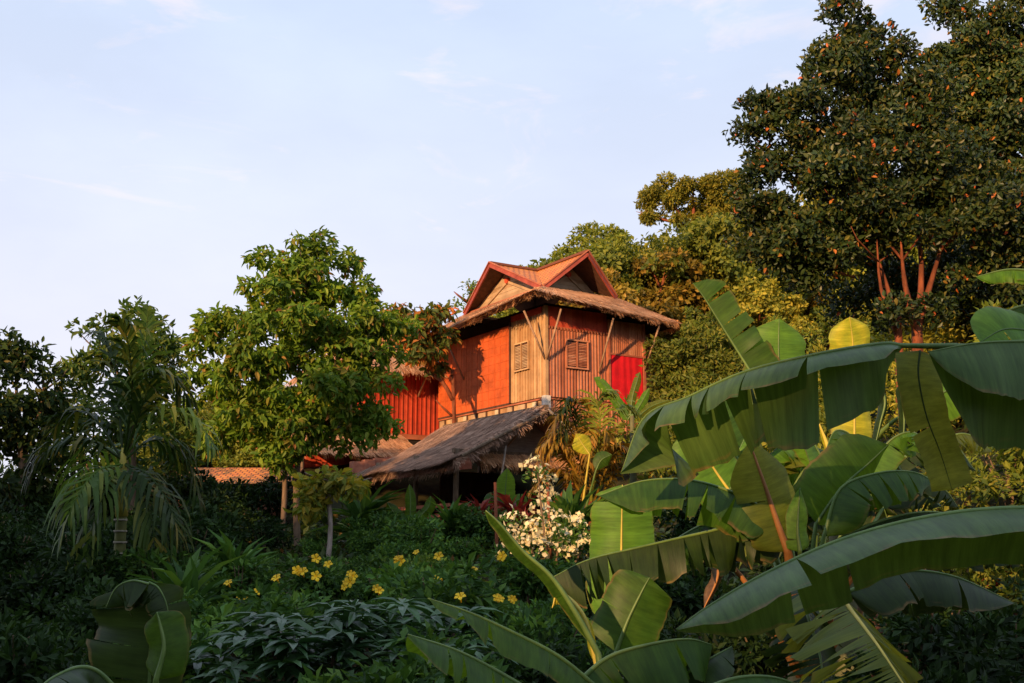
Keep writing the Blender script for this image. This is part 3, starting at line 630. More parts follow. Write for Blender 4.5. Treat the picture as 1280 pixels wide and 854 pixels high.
V1, F1 = thatch_geo(ql, 620, ln=.5, wd=.04, lift=.06)
V2, F2 = thatch_geo([q for q in ql[-5:]], 30, ln=.5, wd=.03, lift=.05, fringe=420, fringe_len=.38)
V3, F3 = thatch_geo([(rb, rf, rtf, rtb)], 300, ln=.55, wd=.035, lift=.06, fringe=160, fringe_len=.3)
V4, F4 = thatch_geo([(lb, lf_, lf_, rf), (rb, rtf, rtf, rf)], 0 + 1, fringe=300, fringe_len=.3, wd=.035)
V, F = join((V1, F1), (V2, F2), (V3, F3), (V4, F4)); mb = MB(); mb.v = list(map(tuple, V)); mb.f = [tuple(q) for q in F]
for q in ql + [(rb, rf, rtf, rtb)]:
    qq = [Vector(p) for p in q]
    if (qq[1] - qq[0]).cross(qq[3] - qq[0]).z < 0: qq = qq[::-1]
    mb.slab(qq, .12)
mb.build('thatch_roof', M['thatch_old'], U)
MB().bar((UX, -3.5, RZ - .03), (UX, 2.8, RZ - .03), .12, .14).build('ridge_pole', M['bark'], U)
gp = [(UX - 2.2, -2.3, EZ + .32), (UX + 1.7, -2.3, EZ + .32), (UX, -2.3, RZ - .2)]
MB().slab([Vector(p) for p in gp], .05).build('gable_wall', M['canvas'], U)
MB().bar((UX - 2.6, -2.4, EZ + .3), (UX + 2.0, -2.4, EZ + .3), .1, .12).build('tie_beam', M['bark'], U)
thatch_roof('thatch_awning', [((UX - 1.9, -2.42, EZ + .28), (UX + 1.8, -2.42, EZ + .28), (UX + 1.8, -2.85, EZ - .02), (UX - 1.9, -2.85, EZ - .02))], .06, 350, M['thatch'], U, ln=.35, wd=.03, lift=.04, fringe=150, fringe_len=.3)
MB().tube([(UX - .5, -3.3, RZ - .45), (UX - .75, -2.45, EZ + .5)], .03, 6).build('rafter_pole', M['pole'], U)
MB().tube([(UX, -3.55, RZ - .12), (UX + 2.0, -3.5, EZ + .3)], .05, 6).build('rafter_pole', M['bark_pale'], U)
MB().tube([(UX, -3.55, RZ - .14), (UX - 2.9, -3.45, EZ + .05)], .05, 6).build('rafter_pole', M['bark'], U)
for (x, y) in ((UX - 2.5, -2.4), (UX - 2.4, .3), (UX - 2.3, 3.2), (UX + 1.4, -2.4), (UX + 1.3, 2.6), (UX - .9, -2.4)):
    w = hl(x, y); MB().tube([(x, y, g1(w.x, w.y) - .3), (x + .03, y, EZ + .35)], .085, 9).build('post', M['bark'], U, smooth=True)
w = hl(UX - 1.4, -3.2); MB().tube([(UX - 1.7, -3.2, g1(w.x, w.y) - .1), (UX - 1.2, -3.1, 4.9)], .035, 6).build('leaning_pole', M['bark_pale'], U)
FLZ = 2.75
MB().box(UX - 2.75, UX + 1.6, -2.6, 3.3, FLZ - .14, FLZ).build('floor', M['dark_wood'], U)
mb = MB()
for z in (FLZ + .12, FLZ + .42): mb.bar((UX - 2.68, -2.4, z), (UX - 2.68, 3.1, z), .05, .1)
mb.bar((UX - 2.68, -2.62, FLZ + .42), (UX - .9, -2.62, FLZ + .42), .05, .1); mb.bar((UX - 2.68, -2.62, FLZ + .12), (UX - .9, -2.62, FLZ + .12), .05, .1)
mb.build('railing', M['trim'], U)
MB().box(UX - 1.0, UX + 1.3, 1.2, 1.28, FLZ, EZ).build('back_wall', M['dark_wood'], U)

# retaining wall of laterite behind the hut, glimpsed under its roof
RW = MB()
a, b = hl(-5.2, 4.1), hl(-.6, 4.0); 
for i in range(11):
    p = a.lerp(b, i / 11); q = a.lerp(b, (i + .97) / 11)
    for j in range(3):
        z = g1(p.x, p.y) - .5 + j * .42; RW.bar((p.x, p.y + random.uniform(-.03, .03), z + .2), (q.x, q.y, z + .2), .3, .40)
tag(RW.build('retaining_wall', M['brick']), 'rough laterite block wall glowing orange behind the hut posts', 'wall')

# low brick building seen under the layered tree
bx0, bx1, by = at(228, 600, 36).x, at(352, 600, 36).x, 36.0
zg = g1((bx0 + bx1) / 2, by)
S = thing('brick_outbuilding', ((bx0 + bx1) / 2, by, zg), 'low brick outbuilding with a tiled roof, glimpsed beneath the layered tree', 'shed')
hw = (bx1 - bx0) / 2; zt = at(300, 604, by).z - zg
MB().box(-hw, hw, 0, 3.0, -.4, zt).build('wall', M['brick'], S)
MB().box(-.5, .5, -.03, -.002, 0.1, zt - .35).build('door', M['dark_wood'], S)
roof_face('tile_roof', [(-hw - .4, -.5, zt - .05), (hw + .4, -.5, zt - .05), (hw + .4, 1.5, zt + .6), (-hw - .4, 1.5, zt + .6)], S)
roof_face('tile_roof', [(-hw - .4, 3.5, zt - .05), (hw + .4, 3.5, zt - .05), (hw + .4, 1.5, zt + .61), (-hw - .4, 1.5, zt + .61)], S)
for xx in (-hw + .1, hw - .1): MB().tube([(xx, -.4, -.3), (xx, -.4, zt)], .07, 8).build('post', M['trim'], S)

# ------------------------------------------------------------------ trees
px_tree('layered_tree', 362, 28,
        [(388, 312, 40, 15, 0), (350, 330, 42, 15, -.4), (425, 328, 38, 15, .2), (385, 352, 62, 18, -.3), (340, 368, 40, 14, -.6), (430, 370, 44, 16, .3),
         (300, 398, 52, 18, -.4), (370, 402, 70, 20, -.9), (445, 402, 56, 18, -.1), (492, 405, 30, 13, .2), (268, 425, 34, 20, -.1),
         (320, 436, 70, 20, -1.1), (420, 442, 72, 20, -.5), (258, 462, 30, 22, 0), (462, 446, 38, 18, .3), (305, 474, 62, 22, -.9), (390, 482, 66, 22, -1.1), (445, 484, 46, 20, -.1),
         (262, 502, 36, 22, -.2), (335, 515, 64, 22, -.9), (412, 520, 58, 20, -.6), (466, 520, 32, 18, .2), (285, 542, 44, 18, -.2), (370, 548, 52, 18, -.5), (435, 550, 44, 16, 0), (352, 576, 28, 12, -.5),
         (380, 400, 44, 70, .9), (365, 490, 60, 50, 1.0)],
        [((354, .9), (356, 560), [(330, 480, 0), (385, 420, 0), (290, 470, -.3), (270, 510, 0)]), ((375, 1.1), (374, 550), [(385, 330, 0), (440, 480, .3), (470, 440, 0), (400, 320, 0), (460, 530, 0)])],
        M['lf_centre'], M['bark'], 'tall layered broadleaf tree on two slim trunks left of the hut', dens=1.6, subr=.30, per=50, lsize=.215, droop=.55, r0=.085, six=True, curl=.18, ar=.4)
px_tree('glossy_tree', 1150, 20,
        [(1048, 30, 34, 34, 0), (1052, 85, 62, 42, 0), (1095, 100, 45, 40, .4), (1000, 130, 46, 46, 0), (1060, 160, 95, 55, -.2), (952, 185, 34, 46, 0), (970, 240, 48, 44, 0), (1050, 240, 95, 58, -.4), (1010, 300, 60, 40, 0),
         (1130, 200, 70, 70, 0), (1072, 298, 66, 32, 0), (1150, 262, 80, 44, -.3), (1020, 345, 36, 22, .3), (1225, 270, 70, 60, 0), (1230, 350, 60, 36, .5), (1180, 235, 60, 60, .4), (1275, 300, 40, 60, .4), (985, 335, 36, 30, .4), (945, 150, 30, 30, .2), (940, 290, 40, 40, .3), (1100, 378, 60, 34, 2.6), (1185, 372, 60, 40, 2.6), (1130, 325, 90, 36, 2.2), (1240, 395, 50, 36, 2.0), (1110, 150, 70, 60, .3), (1165, 130, 36, 50, .2), (1110, 392, 12, 8, -.3), (1176, 385, 14, 9, -.2), (1000, 190, 60, 40, .3), (1060, 60, 40, 40, .3), (1105, 60, 30, 34, .4), (1150, 165, 50, 50, .4)],
        [((1150, 1.15), (1146, 405), [(1126, 300, -.4), (1182, 290, -.4), (1140, 250, .2)]), ((1130, .8), (1122, 392), [(1096, 300, -.3), (1060, 240, 0)])],
        M['lf_jack'], M['bark_red'], 'big dark glossy tree with ruddy forked trunks above the banana leaves', dens=2.3, subr=.32, per=95, lsize=.115, tang=.5, droop=-.1, r0=.11, six=True, curl=.05, ar=.5)
px_tree('glossy_tree', 1225, 24,
        [(1205, 10, 34, 34, 0), (1210, 65, 55, 45, 0), (1245, 120, 60, 60, 0), (1190, 130, 50, 50, .5), (1290, 90, 40, 50, 0), (1270, 190, 60, 60, 0), (1290, 280, 50, 60, 0), (1200, 210, 60, 60, .8), (1270, 30, 50, 40, .3), (1225, 95, 60, 60, .4), (1262, 60, 50, 44, .4), (1185, 150, 50, 50, .5), (1320, 180, 60, 90, .5), (1230, 170, 70, 60, .2), (1180, 90, 36, 44, .3), (1240, 240, 60, 60, .2)],
        [((1235, 1), (1235, 380), [(1215, 200, 0), (1260, 200, 0), (1205, 90, 0)])],
        M['lf_jack'], M['bark'], 'second dark glossy tree, peaked, at the upper right corner', dens=2.3, subr=.36, per=90, lsize=.13, tang=.5, droop=-.1, r0=.16, six=True, ar=.5)
px_tree('rounded_tree', 160, 30,
        [(165, 388, 30, 18, 0), (120, 415, 32, 20, 0), (180, 420, 42, 26, 0), (205, 440, 26, 26, 0), (110, 450, 34, 26, 0), (165, 465, 62, 34, 0), (195, 500, 50, 34, 0), (130, 520, 50, 40, 0), (200, 555, 50, 36, 0)],
        [((165, 1), (165, 520), [(165, 410, 0), (120, 430, 0), (200, 450, 0)])],
        M['lf_left'], M['bark'], 'rounded leafy tree rising behind the slender palm', dens=1.5, subr=.4, per=46, lsize=.24, droop=.4, r0=.14, six=True)
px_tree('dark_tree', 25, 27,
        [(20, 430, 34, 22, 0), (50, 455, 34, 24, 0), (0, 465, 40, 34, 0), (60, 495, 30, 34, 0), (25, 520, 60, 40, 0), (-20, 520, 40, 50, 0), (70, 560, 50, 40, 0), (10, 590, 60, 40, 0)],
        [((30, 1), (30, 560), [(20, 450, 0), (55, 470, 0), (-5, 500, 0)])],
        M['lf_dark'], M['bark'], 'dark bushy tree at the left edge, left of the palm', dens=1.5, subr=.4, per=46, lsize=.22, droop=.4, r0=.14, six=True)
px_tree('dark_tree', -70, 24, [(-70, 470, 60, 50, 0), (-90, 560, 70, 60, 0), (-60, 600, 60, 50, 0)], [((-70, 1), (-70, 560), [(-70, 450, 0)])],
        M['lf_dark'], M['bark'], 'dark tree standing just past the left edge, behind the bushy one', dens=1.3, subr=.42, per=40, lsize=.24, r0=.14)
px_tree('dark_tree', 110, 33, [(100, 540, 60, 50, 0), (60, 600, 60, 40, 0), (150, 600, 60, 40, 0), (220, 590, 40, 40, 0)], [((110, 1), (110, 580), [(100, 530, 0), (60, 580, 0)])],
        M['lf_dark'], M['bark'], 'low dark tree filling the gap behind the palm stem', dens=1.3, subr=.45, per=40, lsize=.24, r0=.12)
# slim tree with reddish leaves against the lit wall
t = px_tree('slim_tree', 566, 40.4,
        [(535, 405, 28, 18, -.2), (515, 425, 18, 16, -.2), (548, 430, 22, 20, -.2), (505, 395, 18, 12, 0), (470, 400, 16, 12, 0), (545, 452, 12, 10, -.2), (525, 415, 34, 22, -1.0), (520, 440, 24, 18, -1.2), (545, 395, 20, 12, -.6)],
        [((566, .8), (566, 470), [])],
        M['lf_red'], M['bark_red'], 'slim forked tree with reddish leaves against the orange wall', dens=1.5, subr=.3, per=26, lsize=.30, droop=.8, r0=.11, six=True, curl=.2)
mb = MB(); bb = t.location
def q_(px, py, d=0): return at(px, py, 40.4 + d) - bb
mb.tube(catmull([q_(566, 500), q_(552, 476), q_(535, 464), q_(532, 440), q_(530, 410)], 9), [.085 - .006 * i for i in range(9)], 7)
mb.tube([q_(566, 470), q_(566, 462)], [.09, .07], 7); mb.tube([q_(565, 520), q_(552, 508), q_(545, 500)], [.05, .035, .02], 6); mb.tube([q_(538, 462), q_(545, 435), q_(550, 425)], [.05, .03, .02], 6)
mb.build('branch', M['bark_red'], t, smooth=True)
px_tree('sapling', 412, 24, [(412, 605, 32, 12, 0), (390, 622, 14, 10, 0), (440, 612, 14, 9, 0), (385, 635, 10, 7, 0)], [((413, 1), (411, 618), [(395, 615, 0), (435, 610, 0), (412, 600, 0)])],
        M['lf_yellow'], M['bark_pale'], 'small sapling with pale trunk and yellow-green leaves beside the layered tree', dens=1.6, subr=.22, per=26, lsize=.22, droop=.6, r0=.06, six=True, curl=.15)
# rounded sunny bush right of the house
px_tree('sunny_bush', 870, 38.5, [(850, 440, 34, 34, 0), (885, 430, 40, 34, 0), (840, 475, 34, 30, 0), (890, 475, 48, 34, -.5), (930, 460, 40, 36, 0), (870, 505, 60, 28, -.6), (940, 510, 50, 30, 0), (870, 400, 24, 16, .5)],
        [((870, 1), (870, 520), [(850, 450, 0), (900, 440, 0)])],
        M['lf_bush'], M['bark'], 'rounded sunlit yellow-green tree right of the red curtain', dens=1.7, subr=.4, per=80, tang=.6, lsize=.19, droop=.1, r0=.12)

# ------------------------------------------------------------------ wooded hill: individual trees from shared crowns
def hill_variant(seed, mat, nm, tall, R0, wide):
    rd = np.random.default_rng(seed); mains = []
    for _ in range(9):
        an = rd.uniform(0, 2 * math.pi); r = rd.uniform(.1, .75) * R0 * wide; z = tall - R0 * rd.uniform(.05, 1.25)
        mains.append(((r * math.cos(an), r * math.sin(an), z), (R0 * rd.uniform(.4, .62) * wide, R0 * rd.uniform(.4, .62) * wide, R0 * rd.uniform(.26, .42))))
    P, O = crown_points(mains, 2.8, .40 * R0 / 2.4, 70); v, f = crown_leaves(P, O, .25, .2, .12, .6, tang=.75)
    mb = MB(); limbs(mb, (0, 0, 0), (0, 0, tall - R0 * 1.25), [m[0] for m in mains[:6]], .17, seed)
    fv = [];
    for q in mb.f:
        for i in range(1, len(q) - 1): fv.append((q[0], q[i], q[i + 1]))
    tv = np.array(mb.v); tf = np.array(fv)
    V, F = join((v, f), (tv, tf))
    o = np_mesh(nm, V, F, [mat, M['bark_red']], midx=np.concatenate([np.zeros(len(f)), np.ones(len(tf))]))
    return o
HV = [hill_variant(1, M['lf_hill_a'], 'forest_tree', 6.5, 2.6, 1.0), hill_variant(2, M['lf_hill_b'], 'forest_tree', 7.0, 2.6, 1.0), hill_variant(3, M['lf_hill_c'], 'forest_tree', 5.6, 2.3, 1.1),
      hill_variant(4, M['lf_hill_a'], 'forest_tree', 5.2, 2.2, 1.2), hill_variant(5, M['lf_hill_b'], 'forest_tree', 6.0, 2.9, 1.1)]
HLAB = ['olive-green tree in the wood covering the hillside', 'deep green tree in the wood covering the hillside', 'golden-leaved tree in the wood covering the hillside', 'low spreading olive tree in the wood covering the hillside', 'broad deep green tree in the wood covering the hillside']
used = set(); pts = []
rs = random.Random(3)
Yc = 50.0
while Yc < 122:
    step = 3.4 + (Yc - 50) * .025
    x = (520 - 640) / 1422 * Yc
    while x < (1330 - 640) / 1422 * Yc:
        X, YY = x + rs.uniform(-1, 1) * step * .4, Yc + rs.uniform(-1, 1) * step * .4
        px = 640 + X / YY * 1422
        if not (px > 1010 and YY < 60 and px < 1010):
            pts.append((X, YY))
        x += step * 1.15
    Yc += step
SKX = [440, 560, 572, 600, 640, 690, 745, 800, 900, 960, 1300]; SKY = [470, 440, 408, 385, 362, 336, 300, 285, 262, 235, 170]
def proj(p):
    d = Vector(p) - CAM; zc = d.y * CP + d.z * SP; return 640 + 1422 * d.x / zc, 427 - 1422 * (d.z * CP - d.y * SP) / zc
for (X, YY) in pts:
    k = rs.choice([0, 0, 1, 1, 2, 2, 3, 4])
    tp = proj((X, YY, g1(X, YY) + 7.6))
    if tp[1] < np.interp(tp[0], SKX, SKY): continue
    if X / YY * 1422 < -10 and k == 2: k = 1
    src = HV[k]
    if k in used: o = src.copy(); COL.objects.link(o)
    else: o = src; used.add(k)
    s = rs.uniform(.8, 1.2); o.location = (X, YY, g1(X, YY) - .2); o.rotation_euler = (0, 0, rs.uniform(0, 6.28)); o.scale = (s, s, s * rs.uniform(.9, 1.1))
    tag(o, HLAB[k], 'tree', 'trees of the wood on the hillside')
for px in (165, 195, 222, 250, 275, 300, 325, 350):       # small trees on the low ground behind the outbuilding
    YY = 41.5 + rs.uniform(-.8, 1.2); X = (px - 640) / 1422 * YY; o = HV[rs.choice([1, 4])].copy(); COL.objects.link(o); q = rs.uniform(.42, .56)
    o.location = (X, YY, g1(X, YY) - 1.5); o.rotation_euler = (0, 0, rs.uniform(0, 6.28)); o.scale = (q * 1.3, q * 1.3, q * 1.15); tag(o, 'small tree in the belt behind the brick outbuilding', 'tree', 'small trees behind the outbuilding')
# landmark trees on the skyline
def sky_tree(px, top, bot, Y, clumps, mat, label, **kw):
    return px_tree('skyline_tree', px, Y, clumps, [((px, 1.3), (px + 5, bot), [(c[0], c[1], 0) for c in clumps[:4]])], mat, M['bark_red'], label, r0=.3, dens=1.3, **kw)
sky_tree(862, 215, 275, 108, [(830, 245, 34, 16, 0), (865, 230, 40, 14, 0), (905, 235, 36, 18, 0), (800, 268, 24, 14, 0), (895, 265, 44, 22, 0), (845, 275, 36, 14, 0), (935, 265, 30, 26, 0), (862, 250, 50, 16, .5)], M['lf_hill_a'],
         'tall umbrella-crowned tree on the hilltop with a ruddy bare trunk', subr=.8, per=150, lsize=.42)
sky_tree(748, 280, 340, 70, [(745, 300, 34, 20, 0), (720, 310, 28, 14, 0), (775, 310, 30, 22, 0), (750, 330, 44, 26, 0), (690, 325, 24, 10, 0), (775, 345, 36, 24, 0)], M['lf_hill_b'],
         'deep green tree directly behind the right gable', subr=.55, per=90, lsize=.32)
sky_tree(590, 345, 395, 62, [(590, 358, 22, 12, 0), (578, 372, 18, 10, 0), (600, 375, 24, 18, 0), (585, 392, 26, 16, 0)], M['lf_left'],
         'feathery tree peeping out behind the left gable', subr=.4, per=14, lsize=.26)
px_tree('golden_shrub', 860, 55, [(858, 385, 26, 20, 0), (880, 400, 28, 20, 0)], [((865, 1), (865, 420), [(858, 390, 0)])], M['lf_hill_c'], M['bark'], 'coppery shrub just above the right end of the straw eave', cat='shrub', subr=.4, per=50, lsize=.28, r0=.1)

# ------------------------------------------------------------------ palms
def frond(parent, base, P, n, ln, mat, name='frond', dr=.5, wid=.035, spread=.9, rib=.012, flatten=0.0):
    pts = catmull([Vector(p) - base for p in P], 26); mb = MB(); mb.tube(pts, [rib * (1.6 - 1.4 * i / 25) for i in range(26)], 5)
    for i in range(n):
        t = .16 + .83 * i / (n - 1); k = t * 25; a = int(min(k, 24)); p = pts[a].lerp(pts[a + 1], k - a); T = (pts[a + 1] - pts[a]).normalized()
        sd_ = T.cross(Vector((0, 0, 1)));
        if sd_.length < .15: sd_ = T.cross(Vector((0, 1, .2)))
        sd_.normalize(); up = sd_.cross(T)
        l0 = ln * (math.sin(math.pi * (.12 + .80 * t)) ** .7) * random.uniform(.6, 1.15)
        for sg in (-1, 1):
            if random.random() < .07: continue
            d0 = (sd_ * sg * spread + T * (.55 + .5 * t) * random.uniform(.7, 1.3) + up * random.uniform(-.15, .3)).normalized(); g = Vector((0, 0, -1))
            q0 = p; q1 = p + d0 * l0 * .4; d1 = (d0 + g * dr * random.uniform(.6, 1.2)).normalized(); q2 = q1 + d1 * l0 * .35; d2 = (d1 + g * dr * random.uniform(.7, 1.5)).normalized(); q3 = q2 + d2 * l0 * .3
            w = d0.cross(up).normalized(); 
            b = len(mb.v); ws = (wid * .4, wid, wid * .8, .003)
            for q, ww in zip((q0, q1, q2, q3), ws):
                mb.v.append(tuple(q + w * ww / 2)); mb.v.append(tuple(q - w * ww / 2))
            for j in range(3): mb.f.append((b + 2 * j, b + 2 * j + 1, b + 2 * j + 3, b + 2 * j + 2))
    return mb.build(name, mat, parent)
PY = 15.0
pb = at(150, 700, PY); pb.z = g1(pb.x, PY)
PA = thing('slender_palm', pb, 'slender ringed palm with drooping feathery fronds at left', 'palm')
crownp = at(155, 565, PY)
st = [Vector((0, 0, -.2))] + [at(x, y, PY) - pb for x, y in ((149, 720), (150, 680), (152, 645))]
MB().tube(catmull(st, 10), [.085 - .002 * i for i in range(10)], 10).build('trunk', M['palm_stem'], PA, smooth=True)
MB().tube(catmull([at(152, 646, PY) - pb, at(152, 610, PY) - pb, at(155, 560, PY) - pb], 7), [.078, .085, .075, .065, .055, .045, .03], 10).build('crownshaft', M['crownshaft'], PA, smooth=True)
for y in (650, 664, 678, 692, 706):
    p = at(151 - (y - 640) * .02, y, PY) - pb; MB().tube([p - Vector((0, 0, .012)), p + Vector((0, 0, .012))], .086, 10).build('stem_ring', M['ring'], PA, smooth=True)
FR = [[(155, 570, 0), (165, 500, 0), (180, 440, -.2), (185, 388, -.3)], [(153, 565, 0), (148, 500, .2), (140, 440, .3), (128, 420, .4)], [(155, 570, 0), (165, 490, -.4), (160, 430, -.8), (152, 400, -1)],
      [(156, 570, 0), (200, 520, -.2), (240, 520, -.3), (268, 560, -.4)], [(156, 575, 0), (190, 550, .3), (230, 570, .5), (250, 625, .5)], [(153, 575, 0), (110, 550, -.2), (65, 560, -.3), (35, 598, -.4)],
      [(153, 580, 0), (120, 590, -.5), (95, 625, -.8), (75, 672, -.9)], [(153, 575, 0), (115, 520, .2), (80, 520, .3), (55, 560, .3)], [(156, 580, 0), (175, 600, -.4), (190, 650, -.6), (195, 710, -.6)], [(154, 575, 0), (130, 560, .6), (100, 590, .9), (85, 640, 1.)],
      [(155, 572, 0), (180, 480, .3), (215, 470, .6), (235, 500, .8)]]
for k, f in enumerate(FR + [[(156, 570, 0), (175, 515, -.3), (192, 470, -.5), (212, 470, -.6)], [(154, 580, 0), (138, 600, -.5), (118, 650, -.7), (108, 705, -.7)], [(157, 580, 0), (188, 596, -.4), (215, 640, -.6), (228, 695, -.6)]]): frond(PA, pb, [at(x, y, PY + d) for x, y, d in f], 22, .68 if 2 < k < 11 or k > 11 else .62, M['palm'] if k % 3 else M['lf_left'], dr=1.3 if 2 < k < 11 or k > 11 else .9, wid=.055, spread=.75 if 2 < k < 11 or k > 11 else .5)

# golden palm clump before the house
GPY = 29.0
gb = at(738, 640, GPY); gb.z = g1(gb.x, GPY)
GP = thing('golden_palm', gb, 'golden-brown palm clump with arching ragged fronds before the house corner', 'palm')
for k, f in enumerate([[(738, 630, 0), (725, 570, 0), (700, 545, -.3), (672, 560, -.5)], [(738, 630, 0), (740, 550, 0), (735, 505, -.2), (715, 500, -.3)], [(740, 630, 0), (755, 550, .2), (775, 510, .2), (800, 520, .2)],
                       [(738, 640, 0), (715, 600, -.3), (690, 590, -.5), (662, 615, -.6)], [(740, 640, 0), (770, 590, -.2), (800, 580, -.3), (820, 610, -.4)], [(738, 630, 0), (750, 540, -.5), (748, 500, -.6), (765, 490, -.6)], [(740, 635, 0), (760, 580, -.6), (770, 560, -.8), (790, 565, -.9)],
                       [(738, 640, 0), (722, 610, .3), (705, 560, .4), (690, 540, .4)]]):
    frond(GP, gb, [at(x, y, GPY + d) for x, y, d in f], 40, .72, M['palm_gold'] if k not in (2, 5) else M['lf_bush'], dr=.7, wid=.06, rib=.02)
rg = random.Random(8)
for k in range(9):
    dx = rg.uniform(-75, 85); hy = rg.uniform(25, 130); frond(GP, gb, [at(738, 635, GPY), at(738 + dx * .35, 610 - hy * .6, GPY - .2), at(738 + dx * .75, 595 - hy * .75, GPY - .5), at(738 + dx, 615 - hy * .45, GPY - .6)], 36, .6, M['palm_gold'] if k % 3 else M['palm'], dr=.9, wid=.055, rib=.02)
mb = MB()
for dx, r in ((0, .09), (.3, .07), (-.25, .06)): mb.tube([(dx, 0, -.2), (dx * .8, 0, .5), (dx * .4, 0, max(.8, at(738, 640, GPY).z - gb.z + .2))], [r, r * .9, r * .7], 8)
mb.tube([at(686, 650, GPY) - gb, at(687, 600, GPY) - gb], [.05, .04], 7); mb.tube([at(690, 632, GPY) - gb, at(710, 610, GPY) - gb, at(738, 590, GPY) - gb], [.06, .05, .04], 7)
mb.build('stem', M['bark_red'], GP, smooth=True)

# ------------------------------------------------------------------ bananas
def banana_leaf(parent, base, pts, W_, mat, rib=None, f=(0, -1, 0), fa=35, fb=60, ca=25, cb=20, tears=(), gap=.012, var=10, prof=(.10, .42), stalk=None, ripple=.007, wa=1.0, wb=1.0, ribr=.010, up=(0, -.25, 1), M_=40):
    """blade along a curved midrib: half A falls towards f by fa degrees (plus ca of curl), half B to the other side by fb"""
    P = catmull([Vector(p) - base for p in pts], M_)
    TG = [(P[min(i + 1, M_ - 1)] - P[max(i - 1, 0)]).normalized() for i in range(M_)]
    ln = [0]
    for i in range(1, M_): ln.append(ln[-1] + (P[i] - P[i - 1]).length)
    tot = ln[-1]; fv = Vector(f); upv = Vector(up)
    def frame(t):
        k = t * (M_ - 1); a = min(int(k), M_ - 2); p = P[a].lerp(P[a + 1], k - a); T = TG[a].lerp(TG[a + 1], k - a).normalized()
        S_ = (fv - T * fv.dot(T)).normalized(); Un = S_.cross(T)
        if Un.dot(upv) < 0: Un = -Un
        return p, T, S_, Un
    def wid(t):
        t = min(1, max(0, t)); a = min(1, (t / prof[0])) if prof[0] > 0 else 1; b = min(1, (1 - t) / prof[1])
        return W_ * math.sin(a * math.pi / 2) ** .8 * math.sin(b * math.pi / 2) ** .95
    V = []; F = []; UV = []
    nv = 7; ph = random.uniform(0, 9)
    for half, (sgn, ang, curl, wm) in enumerate(((1, fa, ca, wa), (-1, fb, cb, wb))):
        tr = [x for x in tears if random.random() < .85] + [random.uniform(.15, .9) for _ in range(int(len(tears) * .5 + (random.random() < .5)))]
        cuts = [0] + sorted(min(.98, max(.02, x + random.uniform(-.015, .015))) for x in tr) + [1]
        for s0, s1 in zip(cuts[:-1], cuts[1:]):
            da = random.uniform(-var, var) if len(cuts) > 2 else 0; g0 = gap * (s0 > 0) * random.uniform(.3, 2.2); g1_ = gap * (s1 < 1) * random.uniform(.3, 2.2); dl = random.uniform(.84, 1.03) if len(cuts) > 2 else 1; tw = random.uniform(-14, 14) if len(cuts) > 2 and s1 - s0 < .3 else 0; sl = random.uniform(-.10, .10) if len(cuts) > 2 else 0
            m = max(4, int((s1 - s0) * 34)); b = len(V)
            for i in range(m + 1):
                tm = s0 + (s1 - s0) * i / m; p0, T, S_, Un = frame(tm); w = wid(tm) * wm * dl * (1 + sl * (2 * i / m - 1) + .018 * math.sin(tm * tot * 63 + ph * 3) + .012 * math.sin(tm * tot * 151)); pos = p0.copy()
                for j in range(nv):
                    v = j / (nv - 1)
                    if j:
                        an = R(ang + 7 * v * math.sin(tm * 9 + ph * 2 + half * 2) + da * v + curl * v * v + tw * v * (2 * i / m - 1)); dr = S_ * sgn * math.cos(an) - Un * math.sin(an)
                        pos = pos + dr * (w / (nv - 1))
                    sh = (g0 * (1 - i / m) - g1_ * (i / m)) * v * tot
                    q = pos + T * (sh + .10 * w * v) + Un * (ripple * v * v * math.sin(tm * tot * 21 + ph + half) + ripple * .25 * v * math.sin(tm * tot * 47 + ph))
                    V.append(tuple(q)); UV.append((tm * tot, v))
            for i in range(m):
                for j in range(nv - 1):
                    a = b + i * nv + j; F.append((a, a + nv, a + nv + 1, a + 1))
    o = np_mesh('leaf', V, F, mat, parent, smooth=True, uv=UV)
    ribp = [p + Vector((0, 0, 0)) for p in P]; rr = [ribr * (1 - .8 * i / (M_ - 1)) for i in range(M_)]
    if stalk is not None:
        s = Vector(stalk) - base; m1 = s.lerp(P[0], .55) + Vector((0, 0, .06)); lead = catmull([s, m1, P[0]], 8)[:-1]
        ribp = lead + ribp; rr = [ribr * (1.9 - .9 * i / 7) for i in range(7)] + rr
    MB().tube(ribp, rr, 7).build('midrib', rib or M['rib'], o, smooth=True)
    return o
def lpts(l, Y): return [at(x, y, (d if d > 2 else Y + d)) for x, y, *dd in l for d in [dd[0] if dd else 0]]

def stem(parent, base, x, y, top, r=.11):
    z0 = g1(base.x + x, base.y + y) - base.z
    MB().tube(catmull([(x, y, z0 - .15), (x * .9, y * .9, z0 + (top - z0) * .5), (x * .7, y * .7, top)], 8), [r * (1.15 - .55 * i / 7) for i in range(8)], 12).build('pseudostem', M['pstem'], parent, smooth=True)
tr8 = [.12, .22, .3, .38, .46, .55, .63, .72, .8, .88]
